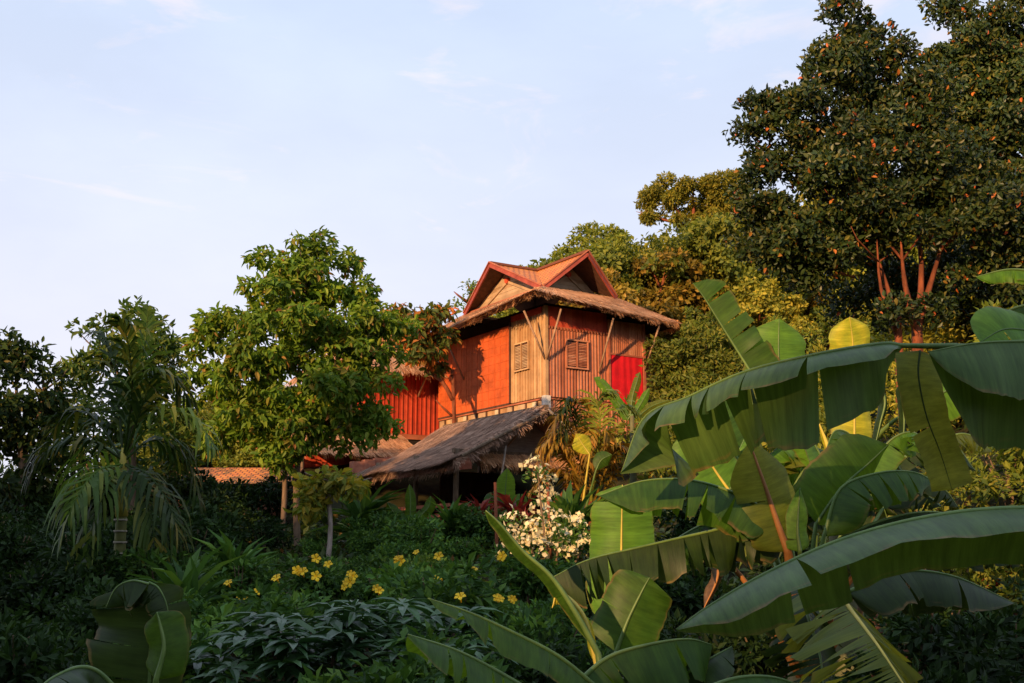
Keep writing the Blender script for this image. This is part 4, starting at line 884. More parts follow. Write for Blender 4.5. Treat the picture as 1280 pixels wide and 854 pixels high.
# A: the large plant at the right edge, nearest the camera
Ab = Vector((2.15, 3.9, 0)); Ab.z = g1(Ab.x, Ab.y)
BA = thing('banana_plant', Ab, 'nearest banana plant, its huge waxy leaves sweeping in from the right edge', 'banana plant', 'banana plants')
stem(BA, Ab, 0, 0, 2.0, .13); ck = Ab + Vector((0, 0, 1.95))
banana_leaf(BA, Ab, lpts([(1128, 432), (1100, 430), (1020, 443), (930, 465, .15), (860, 496, .3), (805, 522, .45), (776, 592, .5)], 4.4), .34, M['ban_pale'], fa=26, ca=22, fb=84, cb=4, tears=(.34, .50, .56, .76), var=4, gap=.01, stalk=ck, prof=(.36, .2), ripple=.010, wa=.48, wb=.98)
banana_leaf(BA, Ab, lpts([(1150, 438), (1148, 470), (1158, 520), (1175, 565), (1190, 612)], 4.25), .08, M['ban_olive'], M['ban_dark'], ribr=.004, f=(1, 0, 0), fa=-8, fb=6, ca=10, cb=10, up=(0, -1, .2), prof=(.02, .03), ripple=.006)
banana_leaf(BA, Ab, lpts([(1420, 460), (1340, 428), (1270, 427), (1215, 430), (1160, 440)], 4.0), .33, M['ban_pale'], fa=50, ca=30, fb=78, cb=10, stalk=ck, prof=(.1, .3), wa=.75, wb=1.15)
banana_leaf(BA, Ab, lpts([(1420, 665), (1340, 640), (1250, 636), (1150, 648), (1050, 675), (960, 715), (890, 755), (845, 787)], 3.25), .215, M['ban_pale'], fa=12, ca=20, fb=52, cb=20, tears=(.66,), var=3, stalk=Ab + Vector((.2, -.4, 1.4)), prof=(.1, .45), ripple=.006)
banana_leaf(BA, Ab, lpts([(1300, 340), (1260, 337), (1220, 346)], 6.2), .075, M['ban_bright'], fa=80, fb=78, tears=(.4, .6), prof=(.05, .3), stalk=ck)
banana_leaf(BA, Ab, lpts([(1330, 380), (1280, 382), (1245, 396), (1225, 412)], 5.6), .07, M['ban'], fa=70, fb=65, stalk=ck)
banana_leaf(BA, Ab, lpts([(1330, 430), (1290, 415), (1255, 412), (1225, 428)], 5.4), .22, M['ban_bright'], fa=-30, fb=20, f=(0, 1, .4), stalk=ck)
banana_leaf(BA, Ab, lpts([(1330, 680), (1280, 668), (1200, 672), (1130, 700)], 4.6), .15, M['ban_dark'], fa=50, fb=50, tears=tr8, stalk=ck)
# B: middle clump
Bb = at(1000, 760, 5.6); Bb.z = g1(Bb.x, 5.6)
BB = thing('banana_plant', Bb, 'torn banana plant in the middle of the clump, with an orange-ribbed olive leaf', 'banana plant', 'banana plants')
stem(BB, Bb, 0, .05, .95, .1); ck = Bb + Vector((0, 0, .9))
banana_leaf(BB, Bb, lpts([(985, 660, .0), (930, 656), (870, 668), (800, 684), (735, 700), (690, 722)], 5.4), .20, M['ban_dark'], fa=72, ca=10, fb=60, tears=tr8, var=14, gap=.014, stalk=ck, prof=(.06, .12))
banana_leaf(BB, Bb, lpts([(985, 668, .3), (930, 640), (880, 655, .3), (840, 678, .2), (822, 700, .2)], 5.6), .2, M['ban'], fa=70, fb=70, tears=tr8, var=14, stalk=ck)
banana_leaf(BB, Bb, lpts([(975, 655), (940, 628), (895, 608), (850, 599), (800, 602), (748, 620)], 5.3), .20, M['ban'], fa=48, ca=25, fb=55, tears=(.45, .55, .75), var=6, stalk=ck, prof=(.08, .25))
banana_leaf(BB, Bb, lpts([(985, 690, .0), (972, 655), (957, 610), (937, 553)], 5.25), .15, M['ban_olive'], M['rib_brown'], f=(1, 0, 0), fa=10, fb=-5, up=(0, -1, .3), stalk=ck, prof=(.15, .3), ribr=.02)
banana_leaf(BB, Bb, lpts([(1000, 690), (997, 660), (1000, 610)], 5.2), .06, M['ban_bright'], f=(1, 0, 0), fa=20, fb=20, up=(0, -1, .3), stalk=ck)
banana_leaf(BB, Bb, lpts([(1020, 655), (1050, 612), (1085, 580), (1110, 556)], 5.6), .19, M['ban'], f=(-1, -.3, .3), fa=10, fb=40, up=(0, -1, .5), stalk=ck)
banana_leaf(BB, Bb, lpts([(1030, 670), (1050, 612), (1095, 592), (1140, 590), (1168, 602)], 5.5), .19, M['ban'], fa=42, fb=60, tears=(.3, .5, .7), stalk=ck)
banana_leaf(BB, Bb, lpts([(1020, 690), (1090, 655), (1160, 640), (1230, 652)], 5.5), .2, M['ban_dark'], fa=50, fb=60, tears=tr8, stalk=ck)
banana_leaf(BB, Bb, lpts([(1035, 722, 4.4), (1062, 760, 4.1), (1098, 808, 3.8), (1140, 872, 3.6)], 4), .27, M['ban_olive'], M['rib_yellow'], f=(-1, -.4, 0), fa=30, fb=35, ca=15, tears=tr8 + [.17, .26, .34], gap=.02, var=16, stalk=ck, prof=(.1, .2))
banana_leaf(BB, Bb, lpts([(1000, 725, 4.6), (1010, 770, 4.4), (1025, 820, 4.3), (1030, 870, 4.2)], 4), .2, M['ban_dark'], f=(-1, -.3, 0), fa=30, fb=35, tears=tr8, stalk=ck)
banana_leaf(BB, Bb, lpts([(1060, 745, 0), (1100, 740), (1130, 735)], 5.2), .025, M['ban_dry'], M['rib_brown'], fa=30, fb=30, stalk=ck, ribr=.02)
banana_leaf(BB, Bb, lpts([(1060, 740), (1120, 715), (1190, 720), (1270, 755)], 5.0), .2, M['ban_dark'], fa=35, fb=60, tears=(.4, .7), stalk=ck)
# C: back plant reaching into the sun
Cb = at(1055, 700, 7.4); Cb.z = g1(Cb.x, 7.4)
BC = thing('banana_plant', Cb, 'tall back banana plant with a glowing yellow upright leaf', 'banana plant', 'banana plants')
zt = at(1055, 600, 7.4).z - Cb.z
stem(BC, Cb, 0, 0, zt, .12); ck = Cb + Vector((0, 0, zt - .05))
banana_leaf(BC, Cb, lpts([(1068, 600), (1068, 540), (1068, 480), (1066, 430, -.05), (1062, 396, -.1)], 7.4), .165, M['ban_yellow'], M['rib_yellow'], f=(1, 0, 0), fa=12, fb=10, up=(0, -1, .2), stalk=ck, prof=(.2, .2), ripple=.012)
banana_leaf(BC, Cb, lpts([(960, 500), (935, 460), (905, 412), (880, 372), (866, 354)], 7.0), .19, M['ban'], f=(1, -.25, .2), fa=5, ca=10, fb=80, tears=(.3, .42, .55, .68), var=10, gap=.008, up=(0, -1, .3), stalk=ck, wb=.35, prof=(.15, .4))
banana_leaf(BC, Cb, lpts([(975, 520), (974, 470), (973, 430), (974, 398)], 7.0), .21, M['ban_bright'], f=(1, 0, 0), fa=15, fb=5, up=(0, -1, .2), stalk=ck, prof=(.2, .35))
banana_leaf(BC, Cb, lpts([(920, 625), (895, 590), (872, 552), (862, 535)], 6.6), .18, M['ban_bright'], M['rib_yellow'], f=(1, 0, 0), fa=10, fb=-10, tears=(), up=(0, -1, .3), stalk=ck)
banana_leaf(BC, Cb, lpts([(935, 600), (910, 550), (890, 510), (880, 490)], 6.9), .2, M['ban'], f=(1, 0, 0), fa=10, fb=10, up=(0, -1, .3), stalk=ck)
banana_leaf(BC, Cb, lpts([(1140, 510), (1180, 490), (1205, 480), (1240, 470)], 7.0), .2, M['ban_bright'], f=(0, .3, 1), fa=10, fb=20, up=(0, -1, .2), stalk=ck)
banana_leaf(BC, Cb, lpts([(1095, 470), (1106, 500), (1100, 530), (1092, 565)], 6.8), .06, M['ban_dark'], f=(1, 0, 0), fa=50, fb=60, up=(0, -1, .2))
banana_leaf(BC, Cb, lpts([(1125, 480), (1130, 520), (1128, 565)], 6.8), .05, M['ban_dark'], f=(1, 0, 0), fa=50, fb=60, up=(0, -1, .2))
banana_leaf(BC, Cb, lpts([(1150, 570), (1190, 545), (1215, 545), (1240, 565)], 7.2), .18, M['ban_olive'], fa=40, fb=50, tears=tr8, stalk=ck)
banana_leaf(BC, Cb, lpts([(1045, 600), (1035, 560), (1024, 530)], 7.2), .04, M['ban_yellow'], M['rib_yellow'], f=(1, 0, 0), fa=60, fb=60, up=(0, -1, .2), stalk=ck, ribr=.025)
banana_leaf(BC, Cb, lpts([(1010, 600), (995, 560), (980, 530), (990, 520)], 7.2), .1, M['ban_olive'], f=(1, 0, 0), fa=20, fb=20, up=(0, -1, .2), stalk=ck)
banana_leaf(BC, Cb, lpts([(935, 590), (925, 540), (950, 490), (965, 470)], 7.0), .08, M['ban_olive'], f=(1, 0, 0), fa=20, fb=20, up=(0, -1, .2), stalk=ck)
rb = random.Random(5)
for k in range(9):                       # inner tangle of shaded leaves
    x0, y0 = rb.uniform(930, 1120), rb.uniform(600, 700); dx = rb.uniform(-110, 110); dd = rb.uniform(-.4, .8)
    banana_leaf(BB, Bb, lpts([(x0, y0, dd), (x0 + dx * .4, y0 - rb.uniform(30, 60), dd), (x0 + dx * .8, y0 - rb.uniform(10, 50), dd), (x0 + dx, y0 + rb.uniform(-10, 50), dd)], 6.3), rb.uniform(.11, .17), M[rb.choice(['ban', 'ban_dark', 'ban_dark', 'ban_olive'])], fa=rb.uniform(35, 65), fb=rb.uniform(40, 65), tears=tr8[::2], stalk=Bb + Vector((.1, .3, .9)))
for x0, y0, x1, y1 in ((1088, 690, 1075, 775), (985, 720, 1000, 800), (900, 690, 880, 760), (1150, 700, 1165, 770)):   # dead leaves hanging down the stems
    banana_leaf(BB, Bb, lpts([(x0, y0), ((x0 + x1) / 2 + 6, (y0 + y1) / 2), (x1, y1)], 5.5), .08, M['ban_dry'], M['rib_brown'], f=(1, 0, 0), fa=55, fb=60, up=(0, -1, .2), stalk=Bb + Vector((0, 0, .85)))
for k in range(12):                      # more arching blades of the back plant, overlapping
    x0, y0 = rb.uniform(985, 1110), rb.uniform(590, 650); sg_ = rb.choice((-1, 1)); dx = sg_ * rb.uniform(50, 130); dd = rb.uniform(-.5, .6); hgt_ = rb.uniform(30, 90)
    banana_leaf(BC, Cb, lpts([(x0, y0, dd), (x0 + dx * .35, y0 - hgt_ * .8, dd), (x0 + dx * .75, y0 - hgt_, dd - .1), (x0 + dx, y0 - hgt_ * .45, dd - .2)], 6.9), rb.uniform(.13, .19), M[rb.choice(['ban', 'ban', 'ban_dark', 'ban_olive', 'ban_bright'])],
                f=(0, -1, 0) if k % 3 else (1, 0, .2), fa=rb.uniform(30, 60), fb=rb.uniform(30, 65), tears=tr8[k % 3::2], stalk=ck if False else Cb + Vector((0, 0, zt - .05)))
# D: low plant in front
Db = at(765, 850, 4.7); Db.z = g1(Db.x, 4.7)
BD = thing('banana_plant', Db, 'low young banana plant at the bottom centre, leaves fanning left and right', 'banana plant', 'banana plants')
stem(BD, Db, 0, .1, .55, .08); ck = Db + Vector((0, 0.05, .5))
banana_leaf(BD, Db, lpts([(748, 818), (722, 770), (690, 722), (655, 690), (625, 655), (607, 638)], 4.8), .055, M['ban'], f=(-.6, -.6, -.6), fa=68, fb=92, ca=14, stalk=ck, prof=(.35, .2), ribr=.014)
banana_leaf(BD, Db, lpts([(772, 800), (776, 720), (777, 660), (778, 606)], 6.0), .19, M['ban_bright'], M['rib_yellow'], f=(1, 0, 0), fa=8, fb=8, up=(0, -1, .2), stalk=ck, prof=(.25, .2))
banana_leaf(BD, Db, lpts([(770, 815), (785, 775), (803, 738), (812, 722)], 5.2), .17, M['ban'], f=(1, 0, 0), fa=8, fb=8, up=(0, -1, .4), stalk=ck)
banana_leaf(BD, Db, lpts([(755, 868, 4.2), (700, 822, 4.1), (640, 790, 4.0), (585, 765, 3.9), (535, 748, 3.8)], 4), .12, M['ban'], fa=30, fb=20, tears=(.3, .4, .62), stalk=ck, prof=(.15, .55), up=(0, -.5, 1))
banana_leaf(BD, Db, lpts([(720, 900, 3.8), (640, 850, 3.7), (575, 815, 3.6), (510, 793, 3.5)], 3.7), .17, M['ban'], fa=22, fb=20, tears=(.4, .65), stalk=ck, prof=(.12, .35), up=(0, -.5, 1))
banana_leaf(BD, Db, lpts([(715, 860, 4.3), (760, 822, 4.3), (815, 805, 4.3), (860, 799, 4.35), (890, 806, 4.4)], 4.3), .16, M['ban'], fa=62, ca=15, fb=50, tears=(.25, .55, .62), var=8, prof=(.08, .2))
banana_leaf(BD, Db, lpts([(800, 880, 4.4), (850, 848, 4.4), (885, 825, 4.4), (915, 808, 4.4)], 4.4), .2, M['ban_dark'], fa=20, fb=25, stalk=ck, up=(0, -.5, 1))
banana_leaf(BD, Db, lpts([(850, 875, 4.0), (920, 848, 4.0), (980, 850, 4.0), (1030, 880, 4.0)], 4.4), .16, M['ban'], fa=30, fb=25, stalk=ck, up=(0, -.5, 1))
banana_leaf(BD, Db, lpts([(745, 830, 4.9), (730, 770, 4.9), (700, 740, 5.0), (690, 760, 5.)], 4.4), .07, M['ban_yellow'], M['rib_yellow'], f=(1, 0, 0), fa=60, fb=70, up=(0, -1, .2), stalk=ck)
# E: broken plant bottom left
Eb = at(170, 860, 4.2); Eb.z = g1(Eb.x, 4.2)
BE = thing('banana_plant', Eb, 'shaded broken banana plant at the bottom left, leaf tips snapped over', 'banana plant', 'banana plants')
stem(BE, Eb, .05, .1, .6, .09); ck = Eb + Vector((0.05, 0.1, .5))
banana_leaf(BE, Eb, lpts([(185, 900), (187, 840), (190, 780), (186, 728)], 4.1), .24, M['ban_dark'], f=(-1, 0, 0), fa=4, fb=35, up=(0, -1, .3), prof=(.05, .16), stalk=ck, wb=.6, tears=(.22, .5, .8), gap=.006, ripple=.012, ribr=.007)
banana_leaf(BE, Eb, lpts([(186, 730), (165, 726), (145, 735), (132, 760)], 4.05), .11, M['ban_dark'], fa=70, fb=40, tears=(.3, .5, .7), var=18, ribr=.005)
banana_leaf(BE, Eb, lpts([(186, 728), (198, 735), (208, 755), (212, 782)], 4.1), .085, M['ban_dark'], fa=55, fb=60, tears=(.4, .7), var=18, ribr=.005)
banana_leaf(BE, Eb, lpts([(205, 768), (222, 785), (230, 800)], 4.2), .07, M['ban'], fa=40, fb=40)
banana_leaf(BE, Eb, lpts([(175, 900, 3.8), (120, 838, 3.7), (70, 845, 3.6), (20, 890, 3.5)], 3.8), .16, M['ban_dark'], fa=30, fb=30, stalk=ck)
banana_leaf(BE, Eb, lpts([(195, 850), (205, 810), (200, 780), (196, 765)], 4.0), .09, M['ban'], f=(1, 0, 0), fa=20, fb=30, up=(0, -1, .2), stalk=ck)
# far banana plants by the house and hut
def small_banana(px, py_base, Y, leaves_, label, mats):
    b = at(px, py_base, Y); b.z = g1(b.x, Y); o = thing('banana_plant', b, label, 'banana plant', 'banana plants')
    zt = max(.4, at(px, py_base, Y).z - b.z); stem(o, b, 0, 0, zt, .1); ck = b + Vector((0, 0, zt - .05))
    for i, (l, w) in enumerate(leaves_): banana_leaf(o, b, lpts(l, Y), w, mats[i % len(mats)], f=(1, 0, 0), fa=20, fb=25, up=(0, -1, .3), stalk=ck, ribr=.02, M_=24)
    return o
small_banana(790, 520, 31, [([(785, 520), (770, 500), (752, 478), (742, 472)], .17), ([(788, 520), (791, 495), (797, 475), (800, 465)], .15), ([(792, 520), (804, 500), (812, 485)], .14), ([(792, 525), (815, 508), (838, 500)], .13), ([(785, 525), (775, 510), (765, 500)], .13)],
             'small banana plant standing in front of the red curtain', [M['ban_bright'], M['ban_olive']])
small_banana(632, 640, 30, [([(632, 640), (632, 612), (634, 585)], .3), ([(632, 640), (618, 622), (604, 628)], .18), ([(634, 640), (648, 625), (660, 630)], .18)], 'young banana plant in front of the hut gable', [M['ban_bright'], M['ban']])
small_banana(512, 660, 27, [([(512, 655), (513, 630), (512, 605)], .16), ([(514, 655), (535, 635), (538, 620)], .16), ([(510, 655), (492, 640), (484, 628)], .16)], 'young banana plant before the hut railing', [M['ban']])
tb = at(722, 600, 28); tb.z = g1(tb.x, 28)
T = thing('taro_plant', tb, 'taro with one big yellow leaf in front of the hut gable end', 'plant')
banana_leaf(T, tb, lpts([(737, 568), (728, 555), (720, 542)], 27.5), .26, M['ban_yellow'], M['rib_yellow'], f=(1, 0, 0), fa=10, fb=10, up=(0, -1, .3), stalk=tb, prof=(.5, .5), ribr=.02, M_=20)
banana_leaf(T, tb, lpts([(745, 588), (752, 575), (765, 568)], 27.6), .22, M['ban'], f=(1, 0, 0), fa=10, fb=10, up=(0, -1, .3), stalk=tb, prof=(.5, .5), ribr=.02, M_=20)
for px, nm in ((620, 'slim bare stake by the young banana plant before the hut'), (686, 'ruddy bare stake amid the white blossoms')):
    p = at(px, 655, 24); p.z = g1(p.x, 24)
    MBs = MB().tube([(0, 0, -.3), (.02, 0, .4), (-.02, 0, at(px, 603, 24).z - p.z)], [.045, .04, .032], 8); o = MBs.build('stake', M['bark_red'], smooth=True); o.location = p; tag(o, nm, 'stake')

# ------------------------------------------------------------------ shrubs
def shrub_mesh(seed, r, h, lsize, per, ar=.45, dens=1.5, droop=.2, sub=.22, six=False, **kw):
    rd = np.random.default_rng(seed); mains = []
    for _ in range(8):
        an = rd.uniform(0, 6.28); q = rd.uniform(0, .7) * r; z = h * rd.uniform(.25, .78)
        mains.append(((q * math.cos(an), q * math.sin(an), z), (r * rd.uniform(.4, .6), r * rd.uniform(.4, .6), h * rd.uniform(.22, .34))))
    P, O = crown_points(mains, dens, sub, per); return crown_leaves(P, O, lsize, droop, .6, ar, six=six, **kw)
def shrub_proto(nm, v, f, mat, seed, h, label, cat, group):
    root = thing(nm, (0, 0, 0), label, cat, group); np_mesh('foliage', v, f, mat, root)
    mb = MB(); rd = random.Random(seed)
    for _ in range(6): a = rd.uniform(0, 6.28); q = rd.uniform(.2, .5); mb.tube([(0, 0, -.1), (math.cos(a) * q * .5, math.sin(a) * q * .5, h * .4), (math.cos(a) * q, math.sin(a) * q, h * .8)], [.025, .018, .008], 5)
    mb.build('stem', M['bark'], root); return root
def dup(root, loc, rz, sc, label, group=None):
    r = root.copy(); COL.objects.link(r); r.location = loc; r.rotation_euler = (0, 0, rz); r.scale = (sc, sc, sc); r['label'] = label
    if group: r['group'] = group
    for ch in root.children: c = ch.copy(); COL.objects.link(c); c.parent = r
    return r
PROTO = {}
def place(kind, make, px, Y, s, label, group=None, dz=0):
    x = (px - 640) / 1422 * Y; loc = (x, Y, g1(x, Y) + dz); rz = random.uniform(0, 6.28)
    if kind not in PROTO:
        o = make(); PROTO[kind] = o; o.location = loc; o.rotation_euler = (0, 0, rz); o.scale = (s, s, s); o['label'] = label
        if group: o['group'] = group
        return o
    return dup(PROTO[kind], loc, rz, s, label, group)
HG = 'shrubs of the flowering thicket below the hut'
mk = {}
for i in range(3):
    mk['hedge%d' % i] = (lambda i=i: shrub_proto('thicket_shrub', *shrub_mesh(20 + i, 1.0, 1.15, .15, 46, dens=1.9), M['lf_hedge'], i, 1.1, '', 'shrub', HG))
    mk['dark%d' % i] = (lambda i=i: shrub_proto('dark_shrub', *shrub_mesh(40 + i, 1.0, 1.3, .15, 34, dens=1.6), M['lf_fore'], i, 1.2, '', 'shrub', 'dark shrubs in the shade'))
rs = random.Random(11); HEDGE = []
for Y, p0, p1, st in ((26.5, 395, 640, 62), (24, 330, 610, 60), (21.5, 290, 600, 66), (19, 235, 610, 74), (16.5, 225, 700, 84), (14, 225, 740, 108), (11.8, 235, 680, 110), (9.8, 235, 620, 120), (8.2, 225, 600, 140), (6.8, 225, 560, 150)):
    p = p0 + rs.uniform(0, 20)
    while p < p1:
        k = rs.randrange(3); Y2 = Y + rs.uniform(-.6, .6)
        HEDGE.append(place('hedge%d' % k, mk['hedge%d' % k], p + rs.uniform(-12, 12), Y2, rs.choice((.5, .65, .8, .98)) * rs.uniform(.9, 1.1) * min(1, .55 + Y / 30) * (.85 if Y > 20 else 1) * (.6 if p < 430 and Y > 18 else 1), 'mid-green shrub in the flowering thicket that slopes below the hut', HG)); p += st
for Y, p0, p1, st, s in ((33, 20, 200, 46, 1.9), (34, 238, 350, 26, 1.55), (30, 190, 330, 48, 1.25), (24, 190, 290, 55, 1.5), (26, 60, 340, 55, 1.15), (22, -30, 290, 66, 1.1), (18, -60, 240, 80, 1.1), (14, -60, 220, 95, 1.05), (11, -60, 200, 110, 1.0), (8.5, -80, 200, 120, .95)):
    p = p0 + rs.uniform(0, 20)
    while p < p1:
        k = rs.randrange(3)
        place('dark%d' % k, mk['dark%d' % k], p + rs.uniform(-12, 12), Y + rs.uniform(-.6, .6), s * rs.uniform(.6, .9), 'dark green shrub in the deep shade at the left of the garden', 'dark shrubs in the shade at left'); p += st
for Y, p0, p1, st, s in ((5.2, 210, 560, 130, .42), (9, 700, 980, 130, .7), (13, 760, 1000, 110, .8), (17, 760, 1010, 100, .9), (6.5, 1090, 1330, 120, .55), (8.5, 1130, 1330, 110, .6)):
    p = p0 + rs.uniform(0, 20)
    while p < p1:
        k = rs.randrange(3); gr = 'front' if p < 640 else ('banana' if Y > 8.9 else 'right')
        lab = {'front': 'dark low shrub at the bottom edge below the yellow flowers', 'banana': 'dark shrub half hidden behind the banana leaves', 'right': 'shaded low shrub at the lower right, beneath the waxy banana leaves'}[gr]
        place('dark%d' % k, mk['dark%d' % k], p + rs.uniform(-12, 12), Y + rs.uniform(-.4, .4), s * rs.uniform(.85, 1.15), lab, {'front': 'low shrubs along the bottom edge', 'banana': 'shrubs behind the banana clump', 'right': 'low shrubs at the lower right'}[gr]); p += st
# sunlit scrub on the right-hand bank and below the hill
mk['bank'] = lambda: shrub_proto('bank_shrub', *shrub_mesh(61, 1.0, 1.2, .13, 34, dens=1.6), M['lf_hill_a'], 3, 1.1, '', 'shrub', 'shrubs on the sunlit bank')
mk['bank2'] = lambda: shrub_proto('bank_shrub', *shrub_mesh(62, 1.0, 1.3, .15, 34, dens=1.6), M['lf_bush'], 3, 1.1, '', 'shrub', 'shrubs on the sunlit bank')
for Y, p0, p1, st, s in ((11, 1180, 1340, 90, .6), (14, 1080, 1340, 80, .75), (18, 1000, 1340, 75, .85), (22, 900, 1340, 80, 1.0), (26, 860, 1340, 75, 1.2), (31, 850, 1340, 70, 1.3), (36, 840, 1340, 70, 1.5), (42, 900, 1340, 75, 1.7)):
    p = p0 + rs.uniform(0, 20)
    while p < p1:
        k = rs.choice(['bank', 'bank2', 'bank2', 'bank2']); 
        place(k, mk[k], p + rs.uniform(-15, 15), Y + rs.uniform(-.8, .8), s * rs.uniform(.8, 1.2), {'bank': 'olive shrub on the sunlit bank behind the banana clump', 'bank2': 'yellow-green shrub on the sunlit bank behind the banana clump'}[k], 'shrubs on the sunlit bank'); p += st
# crimson-leaved plants
def spiky(mat, n, ln, seed):
    rd = np.random.default_rng(seed); a = rd.uniform(0, 6.28, n); e = rd.uniform(.2, 1.4, n); D = np.stack([np.cos(a) * np.cos(e), np.sin(a) * np.cos(e), np.sin(e)], 1)
    P = np.stack([np.cos(a) * .05, np.sin(a) * .05, rd.uniform(.1, .6, n)], 1); return leaves(P, D, np.tile([0, 0, 1.], (n, 1)) + rd.normal(size=(n, 3)) * .2, ln * rd.uniform(.6, 1.2, n), .16, .06, .35, six=True)
mk['cord'] = lambda: shrub_proto('crimson_plant', *spiky(None, 70, .7, 5), M['lf_cordyline'], 2, .5, '', 'plant', 'crimson plants')
for px, Y, s, lab in ((600, 29, 1.1, 'crimson-leaved plant at the foot of the hut post'), (645, 28, 1.2, 'crimson-leaved plant beside the young banana before the hut gable'), (662, 27, 1.0, 'crimson-leaved plant left of the white blossoms'), (570, 29.5, .9, 'crimson-leaved plant by the hut railing'),
                      (1235, 11.5, .6, 'crimson-leaved plant on the bank at the right edge, upper one'), (1262, 11, .6, 'crimson-leaved plant on the bank at the right edge, lower one')):
    place('cord', mk['cord'], px, Y, s, lab, 'crimson-leaved plants')
# green strappy clumps
mk['strap'] = lambda: shrub_proto('strappy_plant', *spiky(None, 90, .8, 9), M['lf_hedge'], 2, .4, '', 'plant', 'strappy plants')
for px, Y, s, lab in ((455, 27, 1.3, 'strappy green plant right of the pale sapling'), (300, 17, .9, 'strappy green plant in the shade right of the palm'), (565, 27, 1.0, 'strappy green plant below the hut railing'), (715, 25, 1.3, 'strappy green plant above the white blossoms'), (240, 13, .9, 'strappy green plant beside the broken banana plant')):
    place('strap', mk['strap'], px, Y, s, lab, 'strappy green plants')
# whorled blue-green plants at the bottom
def whorl_mesh(seed, r, h, n):
    rd = np.random.default_rng(seed); Ps = []; Ds = []; Ns = []; Sz = []
    for _ in range(n):
        a = rd.uniform(0, 6.28); q = r * math.sqrt(rd.uniform(0, 1)); c = np.array([q * math.cos(a), q * math.sin(a), h * (1 - .45 * (q / r) ** 2) * rd.uniform(.75, 1.05)])
        k = rd.integers(7, 11); a0 = rd.uniform(0, 6.28); tilt = np.array([math.cos(a), math.sin(a), 0]) * .3 * q / r
        for j in range(k):
            b = a0 + 6.283 * j / k; d = np.array([math.cos(b), math.sin(b), rd.uniform(-.25, .35)]) + tilt
            Ps.append(c); Ds.append(d); Ns.append(np.array([0, 0, 1.]) + rd.normal(size=3) * .15); Sz.append(rd.uniform(.14, .22))
    return leaves(np.array(Ps), np.array(Ds), np.array(Ns), np.array(Sz), .26, .05, .22, six=True)
mk['whorl'] = lambda: shrub_proto('whorled_shrub', *whorl_mesh(3, .62, .85, 62), M['lf_whorl'], 4, .75, '', 'shrub', 'whorled shrubs')
for px, Y, s, lab in ((300, 6.2, .95, 'blue-green whorl-leaved shrub, lowest at the bottom left of the thicket'), (405, 7.6, 1.3, 'blue-green whorl-leaved shrub in the middle below the yellow flowers'), (505, 8.0, 1.25, 'blue-green whorl-leaved shrub right of the others below the yellow flowers'), (395, 5.6, .85, 'blue-green whorl-leaved shrub at the bottom edge')):
    place('whorl', mk['whorl'], px, Y, s, lab, 'whorl-leaved shrubs')
# white blossom bush
wb = at(690, 690, 21.5); wb.z = g1(wb.x, 21.5)
WB = thing('blossom_bush', wb, 'sprawling bush covered in cream-white blossoms below the golden palm', 'bush')
mains = [(np.array(at(x, y, 21.5 + d) - wb), (rx * .0151, .55, ry * .0151)) for x, y, rx, ry, d in ((655, 664, 28, 16, 0), (700, 662, 32, 16, 0), (732, 672, 24, 18, 0), (690, 684, 55, 16, .2), (674, 612, 8, 30, .6))]
P, O = crown_points(mains, 1.4, .22, 34); v, f = crown_leaves(P, O, .12, .2, .6, .45); np_mesh('foliage', v, f, M['lf_hedge'], WB)
P, O = crown_points([(c, (r[0] * 1.2, r[1], r[2] * 1.25)) for c, r in mains], 1.5, .17, 30); k = (O[:, 1] < .5) & (O[:, 2] > -.5); P = P[k] + O[k] * .06; O = O[k]; v, f = crown_leaves(P, O, .115, 0, .2, .85, .6, .8); np_mesh('blossoms', v, f, M['petal_white'], WB)
mb = MB()
for tx, ty in ((655, 660), (700, 655), (672, 590), (735, 670)): mb.tube(catmull([(0, 0, -.1), (at(tx, ty + 20, 21.5) - wb) * .6, at(tx, ty, 21.5) - wb], 6), [.03, .028, .024, .02, .015, .008], 6)
mb.build('stem', M['bark'], WB)

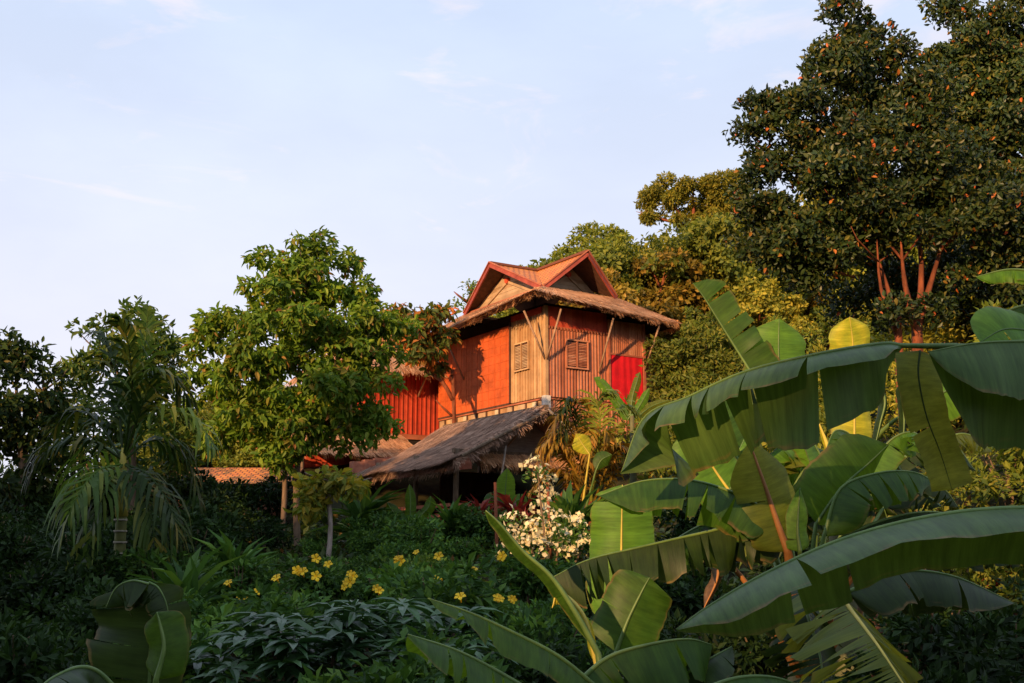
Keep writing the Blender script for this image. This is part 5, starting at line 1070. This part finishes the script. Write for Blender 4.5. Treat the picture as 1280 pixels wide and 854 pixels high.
# yellow trumpet flowers on the thicket
def flower_mesh():
    mb = MB()
    for k in range(5):
        a = 6.283 * k / 5; c, s = math.cos(a), math.sin(a); c2, s2 = math.cos(a + .5), math.sin(a + .5); c3, s3 = math.cos(a - .5), math.sin(a - .5)
        mb.add([(0, 0, -.05), (c3 * .05, s3 * .05, .0), (c3 * .10, s3 * .10, .01), (c * .13, s * .13, -.005), (c2 * .10, s2 * .10, .012), (c2 * .05, s2 * .05, .0)], [(0, 1, 5), (1, 2, 4, 5), (2, 3, 4)])
    mb.tube([(0, 0, -.16), (0, 0, -.045)], [.01, .03], 6); return mb
FLW = None
bpy.context.view_layer.update()
hp = [(o, np.array(o.location)) for o in HEDGE]
for px, py, n in ((500, 701, 3), (545, 722, 1), (551, 721, 1), (437, 717, 2), (432, 728, 2), (345, 722, 1), (410, 705, 1), (470, 735, 2), (520, 690, 1), (590, 715, 2), (575, 745, 1), (285, 728, 1), (371, 713, 2), (378, 714, 1), (303, 744, 2), (322, 739, 1), (625, 748, 2), (639, 748, 2), (626, 697, 3), (656, 692, 2), (430, 734, 1), (395, 698, 1), (548, 695, 1), (395, 720, 1)):
    Y = 7.0
    while Y < 27 and at(px, py, Y).z > g1(at(px, py, Y).x, Y) + .95: Y += .1
    for j in range(n):
        p = at(px + random.uniform(-5, 5) * (j > 0), py + random.uniform(-4, 4) * (j > 0), Y - .7)
        root = min(hp, key=lambda h: (h[1][0] - p.x) ** 2 + (h[1][1] - p.y) ** 2)[0]
        if FLW is None: o = flower_mesh().build('flower', M['petal_yellow']); FLW = o
        else: o = FLW.copy(); COL.objects.link(o)
        o.parent = root; o.matrix_parent_inverse = root.matrix_world.inverted()
        s = random.uniform(.28, .52) * (max(Y, 10) / 12) ** .8; o.scale = (s, s, s); o.location = p; o.rotation_euler = (R(55) + random.uniform(-.4, .4), 0, random.uniform(-.6, .6))

# carpet of low leaves over all the near ground
n = 70000
X = []; 
Yv = 3 + 33 * rng.uniform(0, 1, n) ** 1.3; Xv = rng.uniform(-.62, .62, n) * Yv + rng.normal(size=n) * .4
keep = (np.sin(Xv * 1.9 + 1.3) * np.sin(Yv * 1.4) + rng.normal(size=n) * .5) > -.55
Xv, Yv = Xv[keep], Yv[keep]; n = len(Xv)
P = np.stack([Xv, Yv, gz(Xv, Yv) + rng.uniform(0.0, .22, n)], 1)
D = rng.normal(size=(n, 3)); D[:, 2] = np.abs(D[:, 2]) * .5; Nn = np.tile([0, 0, 1.], (n, 1)) + rng.normal(size=(n, 3)) * .3
v, f = leaves(P, D, Nn, (.08 + .006 * Yv) * rng.uniform(.6, 1.3, n), .5, .08)
tag(np_mesh('undergrowth', v, f, M['lf_ground']), 'low leafy ground cover over the red soil between the plants', 'ground cover', kind='stuff')
